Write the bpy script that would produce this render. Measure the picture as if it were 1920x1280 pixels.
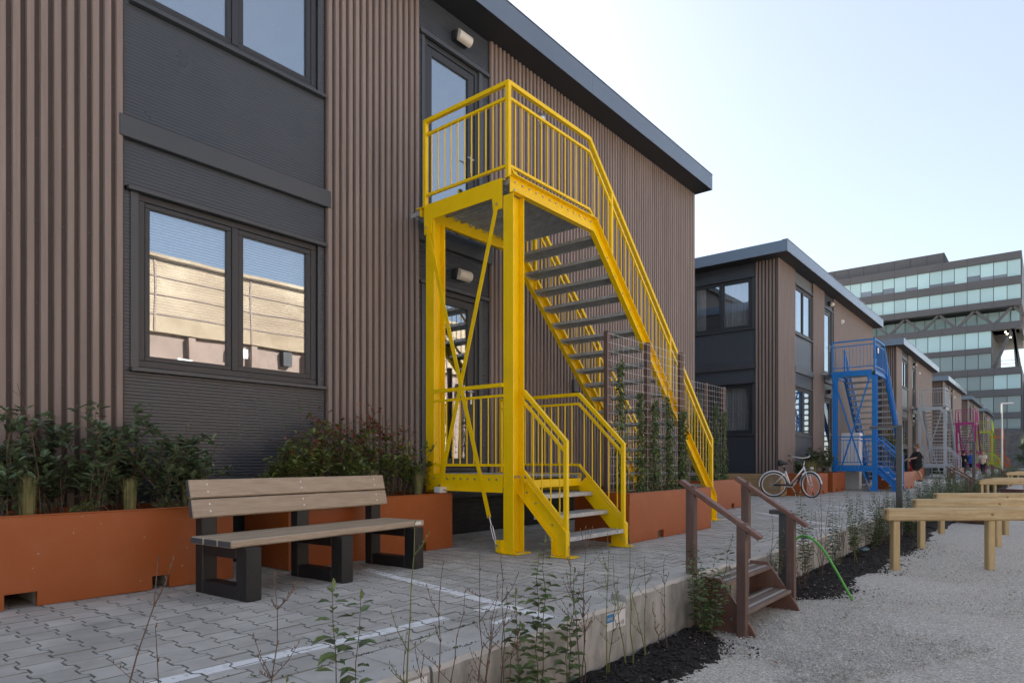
import bpy, math, random
from mathutils import Vector, Matrix
R = math.radians
for o in list(bpy.data.objects):
    bpy.data.objects.remove(o)
scene = bpy.context.scene
col = scene.collection

# ------------------------------------------------------------------ camera, sky, sun, exposure
TH = R(39.5)
cam_d = bpy.data.cameras.new('camera')
cam = bpy.data.objects.new('camera', cam_d)
col.objects.link(cam)
cam.location = (6.15, 0, 1.0)
cam.rotation_euler = (R(90), 0, TH)
cam_d.sensor_width = 36
cam_d.lens = 36 * 1222 / 1920
cam_d.shift_y = (864 - 640) / 1920
cam_d.clip_start = .05
cam_d.clip_end = 2000
scene.camera = cam

SUN_EL = 30
world = bpy.data.worlds.new('World')
scene.world = world
world.use_nodes = True
wn, wl = world.node_tree.nodes, world.node_tree.links
wn.clear()
sky = wn.new('ShaderNodeTexSky')
sky.sky_type = 'NISHITA'
sky.sun_disc = False
sky.sun_elevation = R(SUN_EL)
sun_dir = Vector((-.88, .47, math.tan(R(SUN_EL)))).normalized()     # towards the sun
sky.sun_rotation = math.atan2(sun_dir.x, sun_dir.y)
sky.air_density = 1.0
sky.dust_density = 1.2
sky.ozone_density = 2.0
veil = wn.new('ShaderNodeMix')       # thin even cloud veil over the blue
veil.data_type = 'RGBA'
veil.inputs['Factor'].default_value = .55
geo_w = wn.new('ShaderNodeTexCoord'); sep_w = wn.new('ShaderNodeSeparateXYZ'); mr_w = wn.new('ShaderNodeMapRange')   # haze thickens towards the horizon, all round
mr_w.inputs['From Max'].default_value = .75; mr_w.inputs['To Min'].default_value = .40; mr_w.inputs['To Max'].default_value = .36
wl.new(geo_w.outputs['Generated'], sep_w.inputs[0]); wl.new(sep_w.outputs['Z'], mr_w.inputs['Value']); wl.new(mr_w.outputs[0], veil.inputs['Factor'])
veil.inputs['B'].default_value = (4.35, 4.35, 4.3, 1)
bg = wn.new('ShaderNodeBackground')
bg.inputs['Strength'].default_value = .0545
wo = wn.new('ShaderNodeOutputWorld')
wl.new(sky.outputs['Color'], veil.inputs['A'])
wl.new(veil.outputs['Result'], bg.inputs['Color'])
wl.new(bg.outputs[0], wo.inputs['Surface'])

sd = bpy.data.lights.new('sun', 'SUN')
sd.energy = 5.0
sd.angle = R(1.5)
sd.color = (1, .90, .76)
sun = bpy.data.objects.new('sun', sd)
col.objects.link(sun)
sun.rotation_euler = (-sun_dir).to_track_quat('-Z', 'Y').to_euler()
sun.location = (-30, 16, 40)
scene.view_settings.view_transform = 'Standard'
scene.view_settings.look = 'None'
scene.view_settings.gamma = 1
scene.view_settings.use_curve_mapping = False
scene.view_settings.exposure = 2.2
scene.cycles.max_bounces = 8
scene.cycles.transparent_max_bounces = 12
scene.cycles.caustics_reflective = False
scene.cycles.caustics_refractive = False

# ------------------------------------------------------------------ materials
MATS = {}
def mat(name, c1, c2=None, scale=3.0, stretch=(1, 1, 1), rough=.6, metal=0, bump=0, bscale=None, island=0, objvar=0,
        detail=5, spec=.5, dirt=None, dirt_scale=1.2, dirt_amt=.5, fleck=None, coords='Position', trans=0):
    m = bpy.data.materials.new(name); m.use_nodes = True
    n, l = m.node_tree.nodes, m.node_tree.links
    b = n['Principled BSDF']
    b.inputs['Roughness'].default_value = rough
    b.inputs['Metallic'].default_value = metal
    b.inputs['Specular IOR Level'].default_value = spec
    if coords == 'Position':
        src = n.new('ShaderNodeNewGeometry').outputs['Position']
    else:
        src = n.new('ShaderNodeTexCoord').outputs['Object']
    mp = n.new('ShaderNodeMapping'); mp.inputs['Scale'].default_value = stretch
    l.new(src, mp.inputs['Vector'])
    c2 = c2 or tuple(x * .75 for x in c1)
    ns = n.new('ShaderNodeTexNoise'); ns.inputs['Scale'].default_value = scale; ns.inputs['Detail'].default_value = detail
    ns.inputs['Roughness'].default_value = .6
    l.new(mp.outputs[0], ns.inputs['Vector'])
    cr = n.new('ShaderNodeValToRGB')
    cr.color_ramp.elements[0].position = .32; cr.color_ramp.elements[1].position = .68
    cr.color_ramp.elements[0].color = (*c2, 1); cr.color_ramp.elements[1].color = (*c1, 1)
    l.new(ns.outputs['Fac'], cr.inputs['Fac'])
    out = cr.outputs['Color']
    def hsv(val_socket, amt, colr):
        mr = n.new('ShaderNodeMapRange'); mr.inputs['To Min'].default_value = 1 - amt; mr.inputs['To Max'].default_value = 1 + amt
        l.new(val_socket, mr.inputs['Value'])
        hs = n.new('ShaderNodeHueSaturation'); l.new(mr.outputs[0], hs.inputs['Value']); l.new(colr, hs.inputs['Color'])
        return hs.outputs[0]
    if island:
        out = hsv(n.new('ShaderNodeNewGeometry').outputs['Random Per Island'], island, out)
    if objvar:
        out = hsv(n.new('ShaderNodeObjectInfo').outputs['Random'], objvar, out)
    if dirt:
        n2 = n.new('ShaderNodeTexNoise'); n2.inputs['Scale'].default_value = dirt_scale; n2.inputs['Detail'].default_value = 8
        n2.inputs['Roughness'].default_value = .7
        l.new(src, n2.inputs['Vector'])
        r2 = n.new('ShaderNodeMapRange'); r2.inputs['From Min'].default_value = .48; r2.inputs['From Max'].default_value = .72
        r2.inputs['To Max'].default_value = dirt_amt
        l.new(n2.outputs['Fac'], r2.inputs['Value'])
        mx = n.new('ShaderNodeMix'); mx.data_type = 'RGBA'
        l.new(r2.outputs[0], mx.inputs['Factor']); l.new(out, mx.inputs['A']); mx.inputs['B'].default_value = (*dirt, 1)
        out = mx.outputs['Result']
    if fleck:                       # (scale, colour, threshold)
        vo = n.new('ShaderNodeTexVoronoi'); vo.inputs['Scale'].default_value = fleck[0]
        l.new(src, vo.inputs['Vector'])
        sp = n.new('ShaderNodeSeparateColor'); l.new(vo.outputs['Color'], sp.inputs[0])
        gt = n.new('ShaderNodeMath'); gt.operation = 'GREATER_THAN'; gt.inputs[1].default_value = fleck[2]
        l.new(sp.outputs[0], gt.inputs[0])
        mx = n.new('ShaderNodeMix'); mx.data_type = 'RGBA'
        l.new(gt.outputs[0], mx.inputs['Factor']); l.new(out, mx.inputs['A']); mx.inputs['B'].default_value = (*fleck[1], 1)
        out = mx.outputs['Result']
    l.new(out, b.inputs['Base Color'])
    if bump:
        nb = n.new('ShaderNodeTexNoise'); nb.inputs['Scale'].default_value = bscale or scale * 4; nb.inputs['Detail'].default_value = 6
        l.new(mp.outputs[0], nb.inputs['Vector'])
        bp = n.new('ShaderNodeBump'); bp.inputs['Strength'].default_value = bump; bp.inputs['Distance'].default_value = .01
        l.new(nb.outputs['Fac'], bp.inputs['Height']); l.new(bp.outputs[0], b.inputs['Normal'])
    rr = n.new('ShaderNodeMapRange'); rr.inputs['To Min'].default_value = max(.02, rough - .08); rr.inputs['To Max'].default_value = min(1, rough + .1)
    l.new(ns.outputs['Fac'], rr.inputs['Value']); l.new(rr.outputs[0], b.inputs['Roughness'])
    if trans:                       # thin leaf: some light comes through
        tl = n.new('ShaderNodeBsdfTranslucent'); l.new(out, tl.inputs['Color'])
        ms = n.new('ShaderNodeMixShader'); ms.inputs[0].default_value = trans
        l.new(b.outputs[0], ms.inputs[1]); l.new(tl.outputs[0], ms.inputs[2])
        l.new(ms.outputs[0], n['Material Output'].inputs['Surface'])
    MATS[name] = m
    return m

def glass(name, tint=(.84, .92, 1), fac=.33, body=(.90, .93, .95)):
    m = bpy.data.materials.new(name); m.use_nodes = True
    n, l = m.node_tree.nodes, m.node_tree.links
    n.clear()
    o = n.new('ShaderNodeOutputMaterial'); t = n.new('ShaderNodeBsdfTransparent'); g = n.new('ShaderNodeBsdfGlossy')
    t.inputs['Color'].default_value = (*body, 1); g.inputs['Color'].default_value = (*tint, 1); g.inputs['Roughness'].default_value = .0
    lw = n.new('ShaderNodeLayerWeight'); fr = n.new('ShaderNodeMath'); fr.operation = 'POWER'; fr.inputs[1].default_value = 4; l.new(lw.outputs['Facing'], fr.inputs[0])
    mr = n.new('ShaderNodeMapRange'); mr.inputs['To Min'].default_value = fac; mr.inputs['To Max'].default_value = 1
    tex = n.new('ShaderNodeTexNoise'); tex.inputs['Scale'].default_value = 1.1; tex.inputs['Detail'].default_value = 1
    bp = n.new('ShaderNodeBump'); bp.inputs['Strength'].default_value = .012; bp.inputs['Distance'].default_value = .1
    l.new(n.new('ShaderNodeNewGeometry').outputs['Position'], tex.inputs['Vector'])
    l.new(tex.outputs['Fac'], bp.inputs['Height']); l.new(bp.outputs[0], g.inputs['Normal'])
    l.new(fr.outputs[0], mr.inputs['Value'])
    ms = n.new('ShaderNodeMixShader'); l.new(mr.outputs[0], ms.inputs[0]); l.new(t.outputs[0], ms.inputs[1]); l.new(g.outputs[0], ms.inputs[2])
    l.new(ms.outputs[0], o.inputs['Surface'])
    MATS[name] = m
    return m

def emit(name, c, s):
    m = bpy.data.materials.new(name); m.use_nodes = True
    b = m.node_tree.nodes['Principled BSDF']
    b.inputs['Emission Color'].default_value = (*c, 1); b.inputs['Emission Strength'].default_value = s
    MATS[name] = m
    return m

CLAD = mat('brown_composite', (.262, .210, .192), (.19, .150, .135), 2.2, (9, 9, .35), rough=.55, bump=.12, bscale=30, objvar=.10, dirt=(.25, .2, .185), dirt_scale=1.5, dirt_amt=.25)
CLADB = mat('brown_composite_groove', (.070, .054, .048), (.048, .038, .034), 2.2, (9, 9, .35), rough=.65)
ANTH = mat('anthracite_metal', (.058, .066, .078), (.049, .056, .067), 1.2, rough=.38, spec=.5)
ANTHP = mat('anthracite_panel', (.062, .073, .092), (.054, .064, .081), .9, rough=.30)
FRAME = mat('anthracite_frame', (.030, .034, .041), (.026, .029, .035), 2, rough=.42, bump=.03, bscale=90)
FASCIA = mat('fascia_metal', (.16, .20, .255), (.145, .182, .235), .5, rough=.22, metal=.45)
SOFFIT = mat('dark_soffit', (.022, .024, .029), (.018, .02, .024), 1, rough=.6)
PLINTH = mat('black_plinth', (.022, .021, .021), (.014, .014, .014), 3, (1, 1, 6), rough=.8, dirt=(.05, .048, .045), dirt_scale=3)
ROOM = mat('dim_room', (.22, .21, .2), (.18, .172, .164), rough=.9)
GLASS = glass('window_glass')
BLIND = mat('white_blind', (.86, .87, .88), (.8, .81, .82), 3, rough=.6)
CURT = mat('white_curtain', (.84, .83, .81), (.76, .75, .73), 3, rough=.9)
GALV = mat('galvanised_steel', (.55, .58, .60), (.38, .41, .43), 14, rough=.45, metal=.35, dirt=(.2, .2, .2), dirt_scale=6, dirt_amt=.35)
WIRE = mat('bright_zinc_wire', (.62, .64, .66), (.5, .52, .54), 14, rough=.5)
STEEL = mat('bright_steel', (.6, .61, .62), (.45, .46, .47), 8, rough=.3, metal=.8)
YEL = mat('yellow_paint', (.90, .605, .001), (.86, .57, .001), 1.4, rough=.38, bump=.015, bscale=60, dirt=(.60, .38, .01), dirt_scale=3.2, dirt_amt=.30, spec=.35)
BLUE = mat('blue_paint', (.010, .20, .62), (.009, .18, .56), 1.4, rough=.4, dirt=(.02, .12, .4), dirt_amt=.3)
GREYP = mat('pale_grey_paint', (.40, .46, .52), (.36, .41, .47), 1.4, rough=.45)
MAGENTA = mat('magenta_paint', (.35, .018, .19), (.3, .015, .16), 1.4, rough=.45)
LIME = mat('lime_paint', (.38, .5, .02), (.33, .45, .02), 1.4, rough=.45)
ORANGEP = mat('orange_paint', (.62, .14, .015), (.55, .12, .012), 1.4, rough=.45)
PLANTER = mat('terracotta_paint', (.325, .080, .013), (.285, .068, .010), 1.1, rough=.42, bump=.05, bscale=40, dirt=(.36, .12, .045), dirt_scale=2.6, dirt_amt=.5, fleck=(95, (.36, .22, .14), .9985))
CONC = mat('raw_concrete', (.44, .44, .42), (.22, .225, .205), 3, (3, 3, .8), rough=.85, bump=.35, bscale=40, dirt=(.15, .152, .125), dirt_scale=2.1, dirt_amt=.8)
CONCTOP = mat('pale_concrete', (.55, .545, .52), (.38, .375, .35), 5, rough=.85, bump=.4, bscale=50, dirt=(.24, .23, .21), dirt_scale=5, dirt_amt=.5)
SOILP = mat('potting_soil', (.06, .05, .043), (.03, .026, .022), 20, rough=.95, bump=.8, bscale=60)
SOIL = mat('black_mulch', (.026, .022, .02), (.009, .008, .0075), 30, rough=.92, bump=1.0, bscale=55, spec=.3, fleck=(70, (.16, .14, .12), .975))
JOINT = mat('joint_sand', (.10, .096, .082), (.06, .064, .046), 9, rough=.95, bump=.5)
GRAVEL = mat('pale_gravel', (.60, .57, .52), (.27, .252, .225), 48, rough=.9, bump=1.0, bscale=85, fleck=(105, (.66, .63, .57), .76), dirt=(.26, .22, .165), dirt_scale=1.3, dirt_amt=.5)
PEB = mat('gravel_stone', (.60, .58, .545), (.38, .365, .335), 5, rough=.85, island=.42)
CLOD = mat('mulch_chip', (.028, .024, .021), (.012, .011, .010), 20, rough=.95, island=.5)
LITTER = mat('pale_litter', (.5, .47, .42), (.38, .36, .32), 10, rough=.9, island=.3)
BROWNW = mat('brown_hardwood', (.185, .088, .062), (.115, .055, .040), 3, (4, 4, 4), rough=.5, bump=.15, bscale=50, dirt=(.23, .155, .125), dirt_scale=2.6, dirt_amt=.5)
BROWNP = mat('brown_post_wood', (.135, .078, .062), (.085, .05, .042), 3, (14, 14, .7), rough=.65, bump=.2, bscale=30, dirt=(.18, .13, .112), dirt_scale=2.5, dirt_amt=.5)
TREADW = mat('weathered_tread_wood', (.20, .155, .13), (.12, .085, .07), 3, (16, .8, 3), rough=.7, bump=.3, bscale=20)
STRIP = mat('antislip_strip', (.42, .40, .38), (.34, .32, .3), 20, rough=.8)
PINE = mat('pressure_treated_pine', (.57, .45, .255), (.38, .275, .135), 3.0, (.7, 9, 9), rough=.62, bump=.25, bscale=14, objvar=.08, dirt=(.33, .22, .11), dirt_scale=2.6, dirt_amt=.5, coords='Object', fleck=(26, (.20, .115, .05), .988))
PINEV = mat('pine_post', (.56, .43, .23), (.43, .315, .155), 3.0, (9, 9, .7), rough=.65, bump=.25, bscale=14, objvar=.08, dirt=(.33, .22, .11), dirt_scale=3.2, dirt_amt=.4, coords='Object')
BOARD = mat('pale_box_wood', (.43, .29, .15), (.34, .22, .11), 2.5, (2, 2, 10), rough=.7)
PLASTW = mat('recycled_plank', (.44, .36, .27), (.33, .262, .19), 3, (18, .8, 18), rough=.6, bump=.12, bscale=14, objvar=.05)
PLASTK = mat('black_recycled_plastic', (.013, .0135, .015), (.008, .0085, .009), 6, (3, 3, .8), rough=.5, bump=.15, bscale=25)
ENDK = mat('plank_end_grey', (.085, .085, .095), (.05, .05, .058), 30, rough=.7)
WHITE = mat('white_plastic', (.75, .75, .74), (.68, .68, .67), 3, rough=.5)
PAINTW = mat('white_print', (.72, .73, .74), rough=.6)
INKB = mat('blue_ink', (.03, .22, .5), rough=.6)
INK = mat('black_ink', (.02, .02, .02), rough=.7)
LAMPS = mat('lamp_shade_plastic', (.60, .58, .53), (.55, .53, .48), 3, rough=.5)
LAMPG = mat('lamp_grey_metal', (.09, .10, .105), (.07, .075, .08), 3, rough=.5)
BOLL = mat('slate_metal', (.062, .070, .082), (.052, .058, .068), 3, rough=.5)
HOSE = mat('green_hose', (.10, .42, .07), (.08, .36, .055), 5, rough=.4)
BLUEPET = mat('blue_plastic_wrap', (.12, .28, .5), (.2, .35, .25), 12, rough=.25)
BIKES = mat('bike_silver', (.80, .81, .82), (.72, .73, .75), 5, rough=.3, metal=.25)
BIKEK = mat('bike_black', (.02, .022, .028), rough=.4)
RUBBER = mat('tyre_rubber', (.03, .03, .03), rough=.75)
SKIN = mat('skin', (.52, .32, .23), (.47, .28, .2), 8, rough=.55)
HAIRB = mat('light_brown_hair', (.22, .13, .07), rough=.7)
HAIRD = mat('dark_hair', (.03, .022, .018), rough=.6)
CLOTHK = mat('black_cloth', (.014, .014, .016), rough=.9)
CLOTHB = mat('royal_blue_cloth', (.02, .13, .46), (.015, .1, .38), 8, rough=.85)
CLOTHN = mat('navy_cloth', (.012, .02, .06), rough=.9)
CLOTHW = mat('cream_cloth', (.62, .58, .5), (.55, .5, .43), 8, rough=.9)
REDP = mat('red_plastic', (.45, .02, .02), rough=.5)
OBEIGE = mat('beige_concrete', (.35, .275, .20), (.21, .155, .105), .28, (1, .35, 1.6), rough=.9, dirt=(.42, .35, .26), dirt_scale=.22, dirt_amt=.8)
OBROWN = mat('dusty_brown_wall', (.27, .20, .175), (.18, .135, .115), .5, rough=.9)
OFFD = mat('office_band_metal', (.10, .10, .11), (.09, .09, .098), .25, rough=.5)
OFFK = mat('office_dark', (.035, .036, .042), (.03, .03, .035), .3, rough=.7)
OFFT = mat('office_truss', (.12, .12, .125), (.10, .10, .105), .3, rough=.6)
OFFB = mat('office_blind_glass', (.46, .66, .70), (.42, .61, .65), .05, rough=.25, objvar=.10, coords='Object', spec=.6)
OFFG = mat('office_clear_glass', (.22, .29, .305), (.19, .255, .27), .05, rough=.15, objvar=.18, coords='Object', spec=.7)
OFFS = mat('office_shade_glass', (.20, .235, .285), (.18, .21, .26), .05, rough=.2, objvar=.2, coords='Object', spec=.6)
STONEW = mat('grey_stone_base', (.16, .15, .15), (.09, .085, .085), 1.6, rough=.9, bump=.6, bscale=3)
DOWNL = emit('downlight', (1, .82, .55), 9)
CEILL = emit('strip_light', (1, .9, .7), 2.2)
# foliage
LEAFD = mat('dark_leaf', (.135, .19, .10), (.07, .118, .066), 6, rough=.38, island=.45, trans=.12)
LEAFP = mat('photinia_leaf', (.16, .21, .055), (.09, .14, .042), 6, rough=.38, island=.45, trans=.15)
LEAFR = mat('red_leaf', (.25, .075, .045), (.15, .06, .036), 6, rough=.4, island=.45, trans=.15)
LEAFV = mat('privet_leaf', (.14, .19, .065), (.075, .12, .048), 7, rough=.36, island=.45, trans=.18)
LEAFI = mat('climber_leaf', (.14, .19, .06), (.07, .115, .04), 8, rough=.45, island=.5, trans=.15)
LEAFB = mat('brown_dry_leaf', (.18, .10, .05), (.12, .07, .035), 6, rough=.7, island=.4)
GRASS = mat('tufted_grass_blade', (.33, .30, .13), (.20, .20, .075), 10, rough=.7, island=.4, trans=.2)
TWIG = mat('brown_twig', (.13, .085, .062), (.075, .05, .04), 20, rough=.8, island=.25)
TWIGG = mat('green_twig', (.17, .18, .045), (.11, .125, .035), 15, rough=.6)
CANE = mat('bamboo_cane', (.30, .21, .11), (.2, .14, .07), 8, rough=.6)
MOSS = mat('moss', (.075, .10, .018), (.045, .065, .015), 25, rough=.95, island=.4)

# paver material: grey concrete with the painted markings worn onto the tops
def paver_mat():
    m = mat('grey_paver', (.50, .482, .448), (.40, .386, .358), 5, rough=.82, bump=.25, bscale=120, island=.13, objvar=.13, dirt=(.20, .20, .175), dirt_scale=1.1, dirt_amt=.55)
    n, l = m.node_tree.nodes, m.node_tree.links
    b = n['Principled BSDF']
    base = b.inputs['Base Color'].links[0].from_socket
    pos = n.new('ShaderNodeNewGeometry').outputs['Position']
    nz = n.new('ShaderNodeTexNoise'); nz.inputs['Scale'].default_value = 3.5; l.new(pos, nz.inputs['Vector'])
    def math2(op, a, bb):
        q = n.new('ShaderNodeMath'); q.operation = op
        for i, s in enumerate((a, bb)):
            if isinstance(s, (int, float)): q.inputs[i].default_value = s
            else: l.new(s, q.inputs[i])
        return q.outputs[0]
    def seg(p0, p1, w):
        """1 inside the painted stripe p0-p1 of width w"""
        d = Vector((p1[0] - p0[0], p1[1] - p0[1], 0)); L = d.length; d.normalize()
        sub = n.new('ShaderNodeVectorMath'); sub.operation = 'SUBTRACT'; l.new(pos, sub.inputs[0]); sub.inputs[1].default_value = (p0[0], p0[1], 0)
        da = n.new('ShaderNodeVectorMath'); da.operation = 'DOT_PRODUCT'; l.new(sub.outputs[0], da.inputs[0]); da.inputs[1].default_value = d
        db = n.new('ShaderNodeVectorMath'); db.operation = 'DOT_PRODUCT'; l.new(sub.outputs[0], db.inputs[0]); db.inputs[1].default_value = (-d.y, d.x, 0)
        a, t = da.outputs['Value'], db.outputs['Value']
        t = math2('ABSOLUTE', math2('ADD', t, math2('MULTIPLY', math2('SUBTRACT', nz.outputs['Fac'], .5), .018)), 0)
        return math2('MULTIPLY', math2('MULTIPLY', math2('LESS_THAN', t, w / 2), math2('GREATER_THAN', a, 0)), math2('LESS_THAN', a, L))
    tot = None
    for p0, p1, w in [((2.96, .2), (3.17, 2.96), .10), ((1.25, 3.80), (3.78, 3.36), .10), ((3.2, 3.22), (3.2, 3.45), .10), ((3.5, 3.03), (3.49, 3.22), .05),
                      ((1.72, 12.9), (3.7, 10.9), .09), ((3.2, 10.3), (3.72, 10.6), .07), ((2.2, 16.1), (3.6, 14.1), .09), ((2.6, 13.6), (3.5, 14.3), .08), ((1.7, 9.9), (1.9, 11.9), .06)]:
        s = seg(p0, p1, w)
        tot = s if tot is None else math2('MAXIMUM', tot, s)
    wear = n.new('ShaderNodeTexNoise'); wear.inputs['Scale'].default_value = 22; wear.inputs['Detail'].default_value = 6; l.new(pos, wear.inputs['Vector'])
    wr = n.new('ShaderNodeMapRange'); wr.inputs['From Min'].default_value = .33; wr.inputs['From Max'].default_value = .46; wr.inputs['To Min'].default_value = .35
    l.new(wear.outputs['Fac'], wr.inputs['Value'])
    # old lime smears
    sm = n.new('ShaderNodeTexNoise'); sm.inputs['Scale'].default_value = 2.3; sm.inputs['Detail'].default_value = 7; l.new(pos, sm.inputs['Vector'])
    sr = n.new('ShaderNodeMapRange'); sr.inputs['From Min'].default_value = .62; sr.inputs['From Max'].default_value = .74; sr.inputs['To Max'].default_value = .55
    l.new(sm.outputs['Fac'], sr.inputs['Value'])
    m0 = n.new('ShaderNodeMix'); m0.data_type = 'RGBA'; l.new(sr.outputs[0], m0.inputs['Factor']); l.new(base, m0.inputs['A']); m0.inputs['B'].default_value = (.46, .46, .455, 1)
    mx = n.new('ShaderNodeMix'); mx.data_type = 'RGBA'
    l.new(math2('MULTIPLY', tot, wr.outputs[0]), mx.inputs['Factor']); l.new(m0.outputs['Result'], mx.inputs['A']); mx.inputs['B'].default_value = (.80, .81, .82, 1)
    l.new(mx.outputs['Result'], b.inputs['Base Color'])
    return m
PAVER = paver_mat()
PEDGE = mat('grimy_paver_edge', (.25, .243, .218), (.15, .15, .125), 9, rough=.95, bump=.3)

# ------------------------------------------------------------------ mesh helpers
class MB:
    def __init__(s): s.v, s.f, s.mi = [], [], []
    def add(s, vs, fs, mi=0):
        k = len(s.v); s.v += [tuple(p) for p in vs]; s.f += [tuple(i + k for i in q) for q in fs]; s.mi += [mi] * len(fs)
    def box(s, x0, x1, y0, y1, z0, z1, mi=0):
        s.add([(x0, y0, z0), (x1, y0, z0), (x1, y1, z0), (x0, y1, z0), (x0, y0, z1), (x1, y0, z1), (x1, y1, z1), (x0, y1, z1)],
              [(3, 2, 1, 0), (4, 5, 6, 7), (0, 1, 5, 4), (1, 2, 6, 5), (2, 3, 7, 6), (3, 0, 4, 7)], mi)
    def cbox(s, x0, x1, y0, y1, z0, z1, c=.005, M=None, mi=0):
        """box with chamfered edges"""
        vs = []
        idx = {}
        X, Y, Z = (x0, x1), (y0, y1), (z0, z1)
        for i in (0, 1):
            for j in (0, 1):
                for k in (0, 1):
                    sx, sy, sz = (c if i == 0 else -c), (c if j == 0 else -c), (c if k == 0 else -c)
                    idx[i, j, k, 0] = len(vs); vs.append((X[i], Y[j] + sy, Z[k] + sz))
                    idx[i, j, k, 1] = len(vs); vs.append((X[i] + sx, Y[j], Z[k] + sz))
                    idx[i, j, k, 2] = len(vs); vs.append((X[i] + sx, Y[j] + sy, Z[k]))
        g = lambda i, j, k, a: idx[i, j, k, a]
        fs = [(g(0,0,0,0), g(0,0,1,0), g(0,1,1,0), g(0,1,0,0)), (g(1,0,0,0), g(1,1,0,0), g(1,1,1,0), g(1,0,1,0)),
              (g(0,0,0,1), g(1,0,0,1), g(1,0,1,1), g(0,0,1,1)), (g(0,1,0,1), g(0,1,1,1), g(1,1,1,1), g(1,1,0,1)),
              (g(0,0,0,2), g(0,1,0,2), g(1,1,0,2), g(1,0,0,2)), (g(0,0,1,2), g(1,0,1,2), g(1,1,1,2), g(0,1,1,2))]
        for a in (0, 1):
            for b in (0, 1):
                fs.append((g(a,b,0,0), g(a,b,0,1), g(a,b,1,1), g(a,b,1,0)))
                fs.append((g(a,0,b,0), g(a,0,b,2), g(a,1,b,2), g(a,1,b,0)))
                fs.append((g(0,a,b,1), g(0,a,b,2), g(1,a,b,2), g(1,a,b,1)))
        for i in (0, 1):
            for j in (0, 1):
                for k in (0, 1):
                    fs.append((g(i,j,k,0), g(i,j,k,1), g(i,j,k,2)))
        if M is not None: vs = [M @ Vector(p) for p in vs]
        s.add(vs, fs, mi)
    def beam(s, p0, p1, w, h, ref=(0, 0, 1), c=0, mi=0):
        """rectangular bar from p0 to p1: w across, h along ref"""
        p0, p1 = Vector(p0), Vector(p1)
        d = p1 - p0; L = d.length; d.normalize()
        r = Vector(ref); a = d.cross(r)
        if a.length < 1e-4: a = d.cross(Vector((1, 0, 0)))
        a.normalize(); b = a.cross(d)
        M = Matrix((( d.x, a.x, b.x, p0.x), (d.y, a.y, b.y, p0.y), (d.z, a.z, b.z, p0.z), (0, 0, 0, 1)))
        if c: s.cbox(0, L, -w / 2, w / 2, -h / 2, h / 2, c, M, mi)
        else:
            k = len(s.v); s.box(0, L, -w / 2, w / 2, -h / 2, h / 2, mi)
            s.v[k:] = [tuple(M @ Vector(p)) for p in s.v[k:]]
    def tube(s, pts, r, n=6, mi=0, cap=True):
        pts = [Vector(p) for p in pts]; rs = r if isinstance(r, (list, tuple)) else [r] * len(pts)
        k0 = len(s.v)
        prev = None
        for i, p in enumerate(pts):
            t = (pts[min(i + 1, len(pts) - 1)] - pts[max(i - 1, 0)])
            if t.length < 1e-9: t = Vector((0, 0, 1))
            t.normalize()
            if prev is None:
                a = t.orthogonal().normalized()
            else:
                a = prev - t * prev.dot(t)
                if a.length < 1e-6: a = t.orthogonal()
                a.normalize()
            prev = a; b = t.cross(a)
            for q in range(n):
                an = 2 * math.pi * q / n
                s.v.append(tuple(p + (a * math.cos(an) + b * math.sin(an)) * rs[i]))
        for i in range(len(pts) - 1):
            for q in range(n):
                s.f.append((k0 + i * n + q, k0 + i * n + (q + 1) % n, k0 + (i + 1) * n + (q + 1) % n, k0 + (i + 1) * n + q)); s.mi.append(mi)
        if cap:
            s.f.append(tuple(k0 + q for q in reversed(range(n)))); s.mi.append(mi)
            s.f.append(tuple(k0 + (len(pts) - 1) * n + q for q in range(n))); s.mi.append(mi)
    def sweep(s, path, axis, w, h, off=0.0):
        """rectangular section swept with mitred corners along path (2-D points in the plane normal to axis).
        axis 'x': path = (y,z), box centred at x=off with width w; axis 'y': path = (x,z)."""
        n = len(path); P = [Vector(p) for p in path]; ring = []
        for i in range(n):
            d0 = (P[i] - P[i - 1]).normalized() if i else None
            d1 = (P[i + 1] - P[i]).normalized() if i < n - 1 else None
            if d0 is None: d0 = d1
            if d1 is None: d1 = d0
            n0, n1 = Vector((-d0.y, d0.x)), Vector((-d1.y, d1.x))
            m = (n0 + n1).normalized(); k = 1 / max(.3, m.dot(n0))
            ring.append((P[i] + m * k * h / 2, P[i] - m * k * h / 2))
        def T(p, t): return (off + t, p.x, p.y) if axis == 'x' else (p.x, off + t, p.y)
        k0 = len(s.v)
        for a, b in ring:
            s.v += [T(a, -w / 2), T(a, w / 2), T(b, w / 2), T(b, -w / 2)]
        for i in range(n - 1):
            for q in range(4):
                s.f.append((k0 + 4 * i + q, k0 + 4 * i + (q + 1) % 4, k0 + 4 * i + 4 + (q + 1) % 4, k0 + 4 * i + 4 + q)); s.mi.append(0)
        s.f += [(k0, k0 + 1, k0 + 2, k0 + 3), (k0 + 4 * n - 1, k0 + 4 * n - 2, k0 + 4 * n - 3, k0 + 4 * n - 4)]; s.mi += [0, 0]
    def prism(s, poly, axis, a0, a1, mi=0):
        """poly extruded along axis: 'x' poly=(y,z), 'y' poly=(x,z), 'z' poly=(x,y)"""
        T = {'x': lambda p, t: (t, p[0], p[1]), 'y': lambda p, t: (p[0], t, p[1]), 'z': lambda p, t: (p[0], p[1], t)}[axis]
        n = len(poly)
        s.add([T(p, a0) for p in poly] + [T(p, a1) for p in poly],
              [tuple(reversed(range(n))), tuple(range(n, 2 * n))] + [(i, (i + 1) % n, (i + 1) % n + n, i + n) for i in range(n)], mi)
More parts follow.
